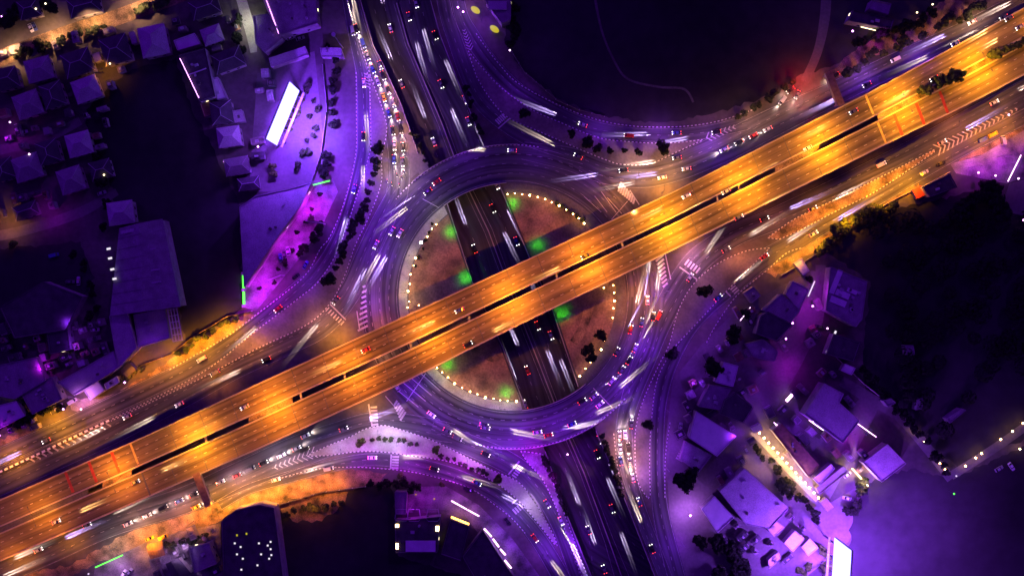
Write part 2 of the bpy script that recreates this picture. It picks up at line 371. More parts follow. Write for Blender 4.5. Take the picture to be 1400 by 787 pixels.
road('lane', [(1122, 362, 14), (1120, 400, 15), (1105, 450, 17), (1080, 495, 18), (1055, 535, 16), (1030, 568, 16), (1000, 610, 18), (965, 655, 18), (940, 700, 14)], 1, 'lane', False, False)
road('lane', [(1010, 600, 12), (1040, 640, 14), (1075, 680, 14), (1105, 712, 14), (1130, 735, 12)], 1, 'lane', False, False)
road('lane', [(1150, 520, 14), (1190, 545, 16), (1230, 570, 14), (1270, 615, 14), (1300, 655, 12)], 1, 'lane', False, False)
road('lane', [(1300, 650, 12), (1340, 625, 12), (1380, 598, 12), (1460, 540, 12)], 1, 'lane', False, False)
road('lane', [(1130, -40, 14), (1128, 20, 14), (1118, 70, 12), (1100, 112, 12)], 1, 'lane', False, False)
road('path', [(1028, 590, 7), (1050, 612, 7), (1080, 645, 7), (1118, 683, 8)], 1, 'pale', False, False)

# the roundabout: a slab carried over the sunken highway -------------------
C0 = (700.5, 405.5); RO, RI = 208, 156
def ring_pt(r, deg, z=0.0): return P(C0[0] + r * math.cos(math.radians(deg)), C0[1] - r * math.sin(math.radians(deg)), z)
def arc(r, a0, a1, n=None, z=0.0):
    n = n or max(2, int(abs(a1 - a0) / 2)); return [ring_pt(r, a0 + (a1 - a0) * i / n, z) for i in range(n + 1)]
ra = arc(182, 0, 360, 180)
mb = MB(); ribbon(mb, ra, (RO - RI) * S, .145)
for r, s in ((RO, 1), (RI, -1)):
    l = arc(r, 0, 360, 180)
    for a, b in zip(l, l[1:]): mb.face([(a.x, a.y, -1.1), (b.x, b.y, -1.1), (b.x, b.y, .145), (a.x, a.y, .145)] if s == 1 else [(b.x, b.y, -1.1), (a.x, a.y, -1.1), (a.x, a.y, .145), (b.x, b.y, .145)])
structure(mb, 'roundabout_road', M['ringasph'])
mk = MB()
for k in (1, 2, 3): dashes(mk, arc(RI + 13 * k, 0, 360, 240), .20, .16, 2, 3.3)
ribbon(mk, arc(RI + 2.2, 0, 360, 240), .16, .20)
for a0, a1 in ((20, 30), (70, 128), (185, 215), (262, 312)): ribbon(mk, arc(RO - 2.2, a0, a1, 60), .16, .20)
structure(mk, 'lane_markings', M['paint'])
for a0, a1, rr, w_ in ((88, 131, RO, 'outer parapet where the roundabout crosses the highway at the top'), (264, 307, RO, 'outer parapet where the roundabout crosses the highway at the bottom'),
                   (93, 127, RI - .5, 'inner parapet on the garden side of the top crossing'), (275, 310, RI - .5, 'inner parapet on the garden side of the bottom crossing')):
    l = arc(rr, a0, a1, 30); k = MB(); o = offset(l, .15); i_ = offset(l, -.15); up = Vector((0, 0, 1.1)); lo = Vector((0, 0, .1))
    for j in range(len(l) - 1):
        k.face([i_[j] + up, i_[j + 1] + up, o[j + 1] + up, o[j] + up]); k.face([i_[j] + lo, i_[j + 1] + lo, i_[j + 1] + up, i_[j] + up]); k.face([o[j + 1] + lo, o[j] + lo, o[j] + up, o[j + 1] + up])
    tag(k.build('bridge_parapet', M['concrete']), 'curved ' + w_, 'parapet')

# raised islands and the garden, each with painted kerbs --------------------
def island(pts, m='island', z=.28, smooth=True, kerb=True, name='traffic_island', km='kerb', closed=True):
    q = [P(a, b) for a, b in pts]
    mb = MB(); mb.prism([(p.x, p.y) for p in q], .0, z); structure(mb, name, M[m])
    if kerb:
        k = MB(); l = q + [q[0]] if closed else q
        ribbon(k, [Vector((p.x, p.y, 0)) for p in l], .38, z + .02); structure(k, 'kerb', M[km])
def kerbline(pts, km='kerb', w=.36, z=.3, sm=6):
    c = cat(pts, sm); l = [P(a, b) for a, b in c]; k = MB()
    ribbon(k, l, w, z)
    for s in (1, -1):
        o = offset(l, s * w / 2)
        for a, b in zip(o, o[1:]): k.face([(a.x, a.y, 0), (b.x, b.y, 0), (b.x, b.y, z), (a.x, a.y, z)] if s == -1 else [(b.x, b.y, 0), (a.x, a.y, 0), (a.x, a.y, z), (b.x, b.y, z)])
    structure(k, 'kerb', M[km])
def sm(pts, n=5): return [tuple(p) for p in cat(pts, n)]
k2 = sm([(506, 104), (506, 128), (507, 187), (505, 212), (487, 271), (463, 340), (437, 383), (409, 407), (350, 452), (275, 510), (152, 573)])
k3 = sm([(152, 575), (270, 519), (350, 477), (419, 444), (451, 415), (470, 380), (486, 335), (503, 300), (521, 252), (522, 215), (529, 175), (520, 140)])
island(k2 + k3)
neu = sm([(640, 70), (655, 88), (685, 120), (727, 150), (767, 168), (817, 188), (863, 194), (913, 196), (961, 191)])
nel = sm([(960, 192), (925, 208), (888, 224), (851, 225), (829, 219), (790, 203), (737, 180), (700, 164), (684, 152), (665, 128), (651, 104)])
island(neu + nel)
swu = sm([(418, 623), (450, 608), (480, 596), (499, 586), (525, 581), (549, 587), (595, 603), (651, 631), (675, 643), (707, 657), (728, 681), (755, 727), (762, 745)])
swl = sm([(757, 742), (740, 720), (707, 682), (672, 656), (620, 632), (560, 622), (520, 617), (486, 617), (450, 622)])
island(swu + swl, 'pale')
island(sm([(712, 672), (726, 674), (738, 692), (747, 712), (752, 725)]) + sm([(746, 722), (732, 706), (720, 692)]), 'pale', .30, kerb=False)
road('path', [(812, -10, 4), (822, 40, 3), (838, 80, 3), (858, 108, 3), (900, 119, 3), (935, 122, 3), (948, 140, 3)], 1, 'darkconc', False, False)
eau = sm([(1052, 339), (1020, 343), (980, 361), (948, 388), (927, 425), (915, 470), (900, 500), (880, 545), (870, 580), (868, 610), (871, 655), (886, 681)])
eal = sm([(889, 676), (888, 620), (891, 570), (898, 520), (918, 480), (940, 455), (965, 428), (993, 398)])
island(eau + eal)
island(sm([(1277, 205), (1200, 244), (1120, 283), (1085, 300), (1049, 325)]) + sm([(1065, 327), (1095, 314), (1140, 290), (1200, 260), (1277, 208)]), 'dirt')
island(sm([(712, 616), (722, 632), (742, 655), (762, 697), (778, 740), (795, 787)]) + [(803, 787), (771, 700), (742, 620)], 'plaza', .2)
island([(596, 606), (612, 612), (600, 608)], 'island', .1, kerb=False)
kerbline([(651, 46), (662, 62), (684, 90), (708, 114), (760, 142), (810, 162), (860, 172), (905, 174), (945, 172), (985, 165), (1030, 150)])
kerbline([(487, 99), (487.5, 160), (486, 215), (470, 279), (451, 324), (438, 340), (420, 373), (390, 400), (345, 434), (310, 460), (262, 488), (232, 505)])
kerbline([(380, 654), (430, 641), (470, 638), (510, 639), (560, 644), (605, 654), (645, 668), (680, 692), (700, 708), (718, 728)])
kerbline([(916, 577), (911, 610), (909, 640), (909, 680)])
kerbline([(1095, 339), (1075, 346), (1050, 368), (1020, 392), (1002, 410), (978, 445), (965, 470)])
kerbline([(150, 574), (120, 588), (80, 607), (40, 626), (-20, 654), (-60, 673)], 'kerbbig', 1.0, .8)
kerbline([(839, 592), (845, 641), (853, 670)]); kerbline([(470, -20), (480, 20), (492, 60), (508, 108)])
k = MB(); ribbon(k, [Vector((p.x, p.y, 0)) for p in arc(RO - .6, 80, 140, 60)], .5, .33)
ribbon(k, [Vector((p.x, p.y, 0)) for p in arc(RO - .6, 256, 318, 60)], .5, .33); structure(k, 'kerb', M['kerb'])

# garden quarters inside the ring, cut by the sunken highway
def xl_at(y): return next(a[0] + (b[0] - a[0]) * (y - a[1]) / (b[1] - a[1]) for a, b in zip(XL, XL[1:]) if a[1] <= y <= b[1])
def xr_at(y): return next(a[0] + (b[0] - a[0]) * (y - a[1]) / (b[1] - a[1]) for a, b in zip(XR, XR[1:]) if a[1] <= y <= b[1])
def seg_poly(r, side):
    pts = []
    for i in range(361):
        a = math.radians(i); x = C0[0] + r * math.cos(a); y = C0[1] - r * math.sin(a)
        if side < 0 and x < xl_at(y) - 2.5: pts.append((i, x, y))
        if side > 0 and x > xr_at(y) + 2.5: pts.append((i, x, y))
    if side > 0: pts = [p for p in pts if p[0] > 180] + [p for p in pts if p[0] <= 180]
    q = [(x, y) for _, x, y in pts]
    y0, y1 = q[-1][1], q[0][1]; n = 8
    ys = [y0 + (y1 - y0) * (j + .5) / n for j in range(n)]
    return q + [((xl_at(y) - 2.5) if side < 0 else (xr_at(y) + 2.5), y) for y in ys]
for side in (-1, 1):
    mb = MB(); mb.prism([(P(*p).x, P(*p).y) for p in seg_poly(RI - .6, side)], 0, .26); structure(mb, 'garden_walk', M['tiles' if side < 0 else 'darkconc'])
    mb = MB(); mb.prism([(P(*p).x, P(*p).y) for p in seg_poly(RI - 14, side)], .1, .34); structure(mb, 'garden_soil', M['garden'])
    mb = MB(); mb.prism([(P(*p).x, P(*p).y) for p in seg_poly(RI - 12.5, side)], .1, .30); structure(mb, 'garden_kerb', M['darkconc'])
for ang, r0, r1 in ((200, 60, 95), (25, 70, 100), (337, 92, 118), (232, 70, 104)):
    mb = MB(); ribbon(mb, arc((r0 + r1) / 2, ang - (14 if ang == 337 else 22), ang + (14 if ang == 337 else 22), 24), 4.5, .36)
    l = [p for p in mb.v]; structure(mb, 'garden_path', M['dirt'])

# painted zebra wedges, stop lines, crosswalks ------------------------------
def bars(pa, pb, n, w, L, z=.215, m='bright', skew=0.0):
    mk = MB(); a, b = P(*pa), P(*pb); d = (b - a); ang = math.atan2(d.y, d.x) + skew
    for i in range(n):
        c = a.lerp(b, (i + .5) / n); Li = L[0] + (L[1] - L[0]) * i / max(1, n - 1) if isinstance(L, tuple) else L
        mk.face([(c.x + x * math.cos(ang) - y * math.sin(ang), c.y + x * math.sin(ang) + y * math.cos(ang), z) for x, y in ((-w / 2, -Li / 2), (w / 2, -Li / 2), (w / 2, Li / 2), (-w / 2, Li / 2))])
    structure(mk, 'road_markings', M[m])
def chevrons(pa, pb, n, w, L, z=.218, sgn=1, m='bright'):
    mk = MB(); a, b = P(*pa), P(*pb); d = (b - a).normalized(); nrm = Vector((-d.y, d.x, 0))
    for i in range(n):
        c = a.lerp(b, (i + .5) / n); Li = L[0] + (L[1] - L[0]) * i / max(1, n - 1)
        for s in (1, -1):
            e = c + nrm * s * Li / 2 - d * sgn * Li * .45
            q = [c, c + d * w, e + d * w, e] if s * 1 < 0 else [c + d * w, c, e, e + d * w]
            mk.face([(p.x, p.y, z) for p in q])
    structure(mk, 'road_markings', M[m])
def line(pa, pb, w=.4, z=.22, m='bright'):
    mk = MB(); ribbon(mk, [P(*pa), P(*pb)], w, z); structure(mk, 'road_markings', M[m])
bars((498, 388), (496, 452), 9, 1.0, (1.5, 5.5), skew=.5)
line((492, 452), (488, 425), .5); line((501, 395), (500, 400))
bars((900, 345), (910, 392), 9, 1.0, (5, 3), skew=.5); line((909, 345), (917, 382), .5)
bars((846, 254), (868, 276), 8, 1.0, (5.0, 3.0), skew=.5); line((861, 260), (874, 280), .5)
bars((540, 549), (552, 570), 6, 1.0, (3, 5), skew=.5); line((527, 541), (540, 556), .4)
line((451, 415), (473, 437), .7); bars((446, 421), (470, 443), 7, .6, 2.4)
line((601, 245), (575, 223), .0001)
line((929, 365), (953, 382), .7); bars((937, 357), (956, 371), 5, .9, 3.4)
line((990, 396), (999, 405), .6); bars((996, 386), (1008, 400), 5, .7, 3.2)
line((681, 176), (697, 162), .6); bars((679, 168), (692, 156), 6, .7, 3)
line((504, 552), (509, 583), .8); bars((511, 554), (513, 582), 6, .9, 3.2)
line((535, 621), (534, 640), .7); bars((541, 622), (540, 641), 5, .9, 3.4)
line((695, 648), (710, 630), .7); bars((702, 652), (713, 636), 5, .7, 2.6)
line((700, 688), (711, 678), .6); bars((702, 700), (714, 690), 4, .8, 3)
line((578, 272), (600, 284), .25); line((811, 530), (837, 557), .35, m='paintdeck')
chevrons((1282, 204), (1392, 148), 18, .75, (6.0, 1.5), sgn=1)
chevrons((372, 640), (428, 619), 9, .6, (2.5, 5.5), sgn=-1)
chevrons((962, 190), (1004, 174), 7, .7, (4.5, 2.2), sgn=-1)
chevrons((500, 99), (508, 122), 5, .6, (2, 4.5), sgn=1)
chevrons((634, 40), (644, 70), 7, .5, (1.5, 3.5), sgn=1)
bars((152, 578), (40, 630), 14, .8, 3.4, skew=.6)
for pa, pb in (((557, 512), (590, 540)), ((548, 520), (582, 548)), ((540, 530), (572, 556)), ((556, 548), (582, 510)), ((573, 508), (602, 534))): line(pa, pb, .35)
for pa, pb in (((813, 268), (830, 290)), ((822, 262), (842, 290)), ((836, 300), (858, 275)), ((830, 270), (850, 292))): line(pa, pb, .3)
line((798, 268), (822, 290), .25)
line((703, 398), (703, 398.5), .01)

# ================================================================== OVERPASS
NE_ = [(-200, 770), (-60, 708), (0, 682), (177, 605), (350, 525), (550, 433), (700, 364), (920, 262), (1050, 196), (1190, 125), (1320, 55), (1400, 10), (1520, -56)]
SE_ = [(-200, 857), (-60, 795), (0, 767), (350, 615), (550, 524), (700, 449), (880, 362), (1050, 278), (1237, 185), (1330, 140), (1400, 103), (1520, 40)]
def interp(T, x):
    for a, b in zip(T, T[1:]):
        if a[0] <= x <= b[0]: return a[1] + (b[1] - a[1]) * (x - a[0]) / (b[0] - a[0])
def ss(t): t = max(0, min(1, t)); return t * t * (3 - 2 * t)
def zd(x): return .6 + 7.4 * ss((x + 60) / 400) * ss((1460 - x) / 380)
XS = list(range(-200, 1521, 20))
def dk(x, f): y = interp(NE_, x) * (1 - f) + interp(SE_, x) * f; return P(x, y, zd(x))
def dline(f, x0=-200, x1=1520): return [dk(x, f) for x in XS if x0 <= x <= x1]
op = thing('flyover', 'long orange-lit twin-deck flyover crossing over the roundabout', 'flyover', (0, 0, 0))
for f0, f1 in ((.0, .447), (.54, 1.0)):
    A, Bl = dline(f0), dline(f1); D = dist(A); mb = MB()
    for i in range(len(A) - 1):
        a, b, c, d = Bl[i], Bl[i + 1], A[i + 1], A[i]; wd = (A[i] - Bl[i]).length
        mb.face([a, b, c, d], [(wd, D[i]), (wd, D[i + 1]), (0, D[i + 1]), (0, D[i])])
        dn = Vector((0, 0, 1.4)); mb.face([d - dn, c - dn, b - dn, a - dn]); mb.face([a - dn, b - dn, b, a]); mb.face([c - dn, d - dn, d, c])
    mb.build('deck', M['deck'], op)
    for f, s in ((f0, 1), (f1, -1)):
        l = dline(f); o = offset(l, -s * .25); mb = MB()
        for a, b in zip(o, o[1:]):
            d = b - a; n = Vector((-d.y, d.x, 0)).normalized() * .2; up = Vector((0, 0, .95)); lo = Vector((0, 0, .03))
            mb.face([a - n + up, b - n + up, b + n + up, a + n + up]); mb.face([a - n + lo, b - n + lo, b - n + up, a - n + up]); mb.face([b + n + lo, a + n + lo, a + n + up, b + n + up])
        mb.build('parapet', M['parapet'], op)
    for f in (.05, .95): ribbon(MB(), dline(f0 + (f1 - f0) * f), .16, .02).build('edge_line', M['paintdeck'], op)
    mk = MB()
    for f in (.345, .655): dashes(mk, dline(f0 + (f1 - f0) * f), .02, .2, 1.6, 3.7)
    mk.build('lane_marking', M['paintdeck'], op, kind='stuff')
for i, x in enumerate(range(240, 1190, 50)):
    for f0, f1 in ((.0, .447), (.54, 1.0)):
        a = dk(x, f0 + .06); b = dk(x, f1 - .06); d = b - a; m_ = (a + b) / 2; z = zd(x) - 1.4
        mb = MB(); mb.box((m_.x, m_.y, z - .5), (d.length, 1.6, 1.0), math.atan2(d.y, d.x))
        g = ZT if xl_at(393.5 - m_.y / S) < 700 + m_.x / S < xr_at(393.5 - m_.y / S) else 0
        for t in (.25, .75):
            q = a.lerp(b, t); mb.tube([(q.x, q.y, g), (q.x, q.y, z - .98)], .75, 10)
        mb.build('pier', M['concrete'], op)
def dbar(x, f0, f1, w, z, m, name):
    a, b = dk(x, f0), dk(x, f1); sl_ = 14 * (f1 - f0); b = dk(x + sl_ * 2.0, f1); mb = MB(); ribbon(mb, [a, b], w, z); mb.build(name, M[m], op)
dbar(178, .01, .40, 1.0, .04, 'yellowpaint', 'expansion_joint'); dbar(194, .575, .99, .9, .04, 'darkconc', 'expansion_joint')
dbar(1183, .01, .40, 1.0, .04, 'yellowpaint', 'expansion_joint'); dbar(1200, .575, .99, 1.0, .04, 'yellowpaint', 'expansion_joint')
for x in range(230, 1180, 42):
    for f0, f1 in ((.012, .435), (.552, .988)): dbar(x, f0, f1, .28, .028, 'darkconc', 'expansion_joint')
for x in (153, 122, 90): dbar(x, .02, .40, 1.9, .035, 'redpaint', 'rumble_strip')
for x in (1222, 1252, 1284): dbar(x, .58, .98, 1.9, .035, 'redpaint', 'rumble_strip')
for x in (280, 410, 470, 560, 640, 760, 850, 980, 1010, 1090):
    a, b = dk(x, .42), dk(x + 2, .56); d = b - a; m_ = (a + b) / 2; mb = MB(); mb.box((m_.x, m_.y, zd(x) - .6), (d.length - .1, .9, .8), math.atan2(d.y, d.x)); mb.build('cross_beam', M['concrete'], op)
# filled median where the ramps come down
for x0, x1, m in ((-200, 132, 'darkconc'), (1196, 1520, 'dirt'), (132, 192, 'dirt'), (340, 400, 'dirt'), (1060, 1120, 'dirt')):
    A, Bl = dline(.449, x0, x1), dline(.538, x0, x1); mb = MB()
    for i in range(len(A) - 1): mb.face([p - Vector((0, 0, .12)) for p in (Bl[i], Bl[i + 1], A[i + 1], A[i])])
    mb.build('median_slab', M[m], op)
# ramp walls below the low ends
for x0, x1 in ((-200, 200), (1190, 1520)):
    for f, s in ((.01, 1), (.99, -1)):
        l = dline(f, x0, x1); mb = MB()
        for a, b in zip(l, l[1:]):
            q = [(a.x, a.y, 0), (b.x, b.y, 0), (b.x, b.y, b.z - 1.4), (a.x, a.y, a.z - 1.4)]
            if a.z > 1.4 and b.z > 1.4: mb.face(q if s == -1 else q[::-1])
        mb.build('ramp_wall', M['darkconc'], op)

# ================================================================== LIGHTS ON POSTS
def spot(name, loc, col, power, size=160, blend=.5, rot=(0, 0, 0), r=.25, parent=None):
    l = bpy.data.lights.new(name, 'SPOT'); l.energy = power; l.color = col; l.spot_size = math.radians(size); l.spot_blend = blend; l.shadow_soft_size = r
    o = bpy.data.objects.new(name, l); o.location = loc; o.rotation_euler = rot; return link(o, parent)
ORANGE = (1.0, .29, .006); AMBER = (1.0, .345, .002); VIO = (.25, .025, 1.0); MAG = (.54, .012, 1.0); WARM = (1.0, .62, .38); PALE = (.55, .35, 1.0); GREEN = (.05, 1.0, .02)
# twin-arm lamps in the flyover median
def twin_proto():
    t = thing('twin_arm_street_lamp', 'x', 'street lamp', (0, 0, 0), 0, 'twin-arm lamps along the flyover median')
    MB().tube([(0, 0, -1.5), (0, 0, 9.6), (0, 0, 10)], [.14, .09, .08], 8).build('pole', M['steel'], t)
    for s in (1, -1):
        a = MB().tube([(0, 0, 9.9), (0, s * 2.2, 10.4), (0, s * 4.3, 10.6)], .06, 6).build('arm', M['steel'], t)
        MB().box((0, s * 4.7, 10.6), (.42, 1.1, .16), 0, .7).build('lamp_head', M['steel'], a)
    return t
tp = twin_proto(); index_kids(tp)
lampn = 0
for i, k in enumerate(range(-8, 7)):
    x = 803 + 106.5 * k; y = 357 - 49.6 * k
    if x < 0: y = interp(NE_, x) * .51 + interp(SE_, x) * .49
    yy = interp(NE_, x) * .51 + interp(SE_, x) * .49
    z = zd(x); p = P(x, yy, z); d = dk(x + 20, .5) - dk(x - 20, .5); ang = math.atan2(d.y, d.x)
    t = tp if i == 0 else copy_tree(tp)
    t.location = p; t.rotation_euler = (0, 0, ang); tag(t, '%s twin-arm street lamp in the flyover median counted from the lower-left end' % ORD[i], 'street lamp', 'twin-arm lamps along the flyover median')
    pw = 29000 * (1.0 if 150 < x < 1380 else .8) * (.55 if x < 160 else 1) * (1.25 if x > 900 else 1)
    c = (1.0, .37, .002) if x > 850 or 250 < x < 330 else ORANGE
    for s in (1, -1): spot('lamp_light', (0, s * 4.7, 10.45), c, pw if not (s == -1 and 60 < x < 260) else pw * .3, 168, .5, parent=t, r=.35)
del LABELS['x']

def lamp_proto():
    t = thing('street_lamp', 'x', 'street lamp')
    MB().tube([(0, 0, 0), (0, 0, 8.3), (.25, 0, 8.8)], [.11, .07, .06], 8).build('pole', M['steel'], t)
    a = MB().tube([(.2, 0, 8.75), (1.2, 0, 9.1), (2.1, 0, 9.15)], .05, 6).build('arm', M['steel'], t)
    MB().box((2.4, 0, 9.15), (.9, .35, .14), 0, .7).build('lamp_head', M['steel'], a)
    return t
lp = lamp_proto(); index_kids(lp); del LABELS['x']; LP = [0]
def street_lamp(x, y, ang, col, pw, lab, group='single-arm street lamps beside the roads', size=165, hs=1.0):
    t = lp if LP[0] == 0 else copy_tree(lp); LP[0] += 1
    a = math.radians(ang); base = P(x, y) - Vector((math.cos(a), math.sin(a), 0)) * 2.4
    t.location = base; t.rotation_euler = (0, 0, a); t.scale = (1, 1, hs); tag(t, lab, 'street lamp', group)
    spot('lamp_light', (2.4, 0, 8.98), col, pw, size, .6, parent=t)
V1 = 7000
def ringlamps():
    # (angle on the ring, radius, power) heads over the carriageway
    data = [(148, 200, 1.0), (165, 186, 1.2), (183, 190, 1.0), (130, 188, .6), (108, 200, .35), (80, 196, .35), (55, 196, .4), (35, 200, .6), (205, 198, 1.0), (222, 186, 1.2), (238, 196, 1.1), (255, 180, 1.3), (272, 186, 1.5), (290, 186, 1.4), (306, 194, 1.1), (322, 196, .9), (340, 196, .8), (355, 200, .9), (10, 198, .7)]
    for i, (a, r, pw) in enumerate(data):
        x = C0[0] + r * math.cos(math.radians(a)); y = C0[1] - r * math.sin(math.radians(a))
        out = a if r < 190 else a + 180
        yield x, y, out, pw, a
for i, (x, y, out, pw, a) in enumerate(sorted(ringlamps(), key=lambda q: q[4])):
    orange = a in (35, 10, 355, 205)
    street_lamp(x, y, out, (1.0, .33, .15) if orange else VIO, V1 * pw, '%s single-arm lamp round the roundabout kerb, counting counter-clockwise from the right-hand side' % ORD[i], 'lamps around the roundabout')
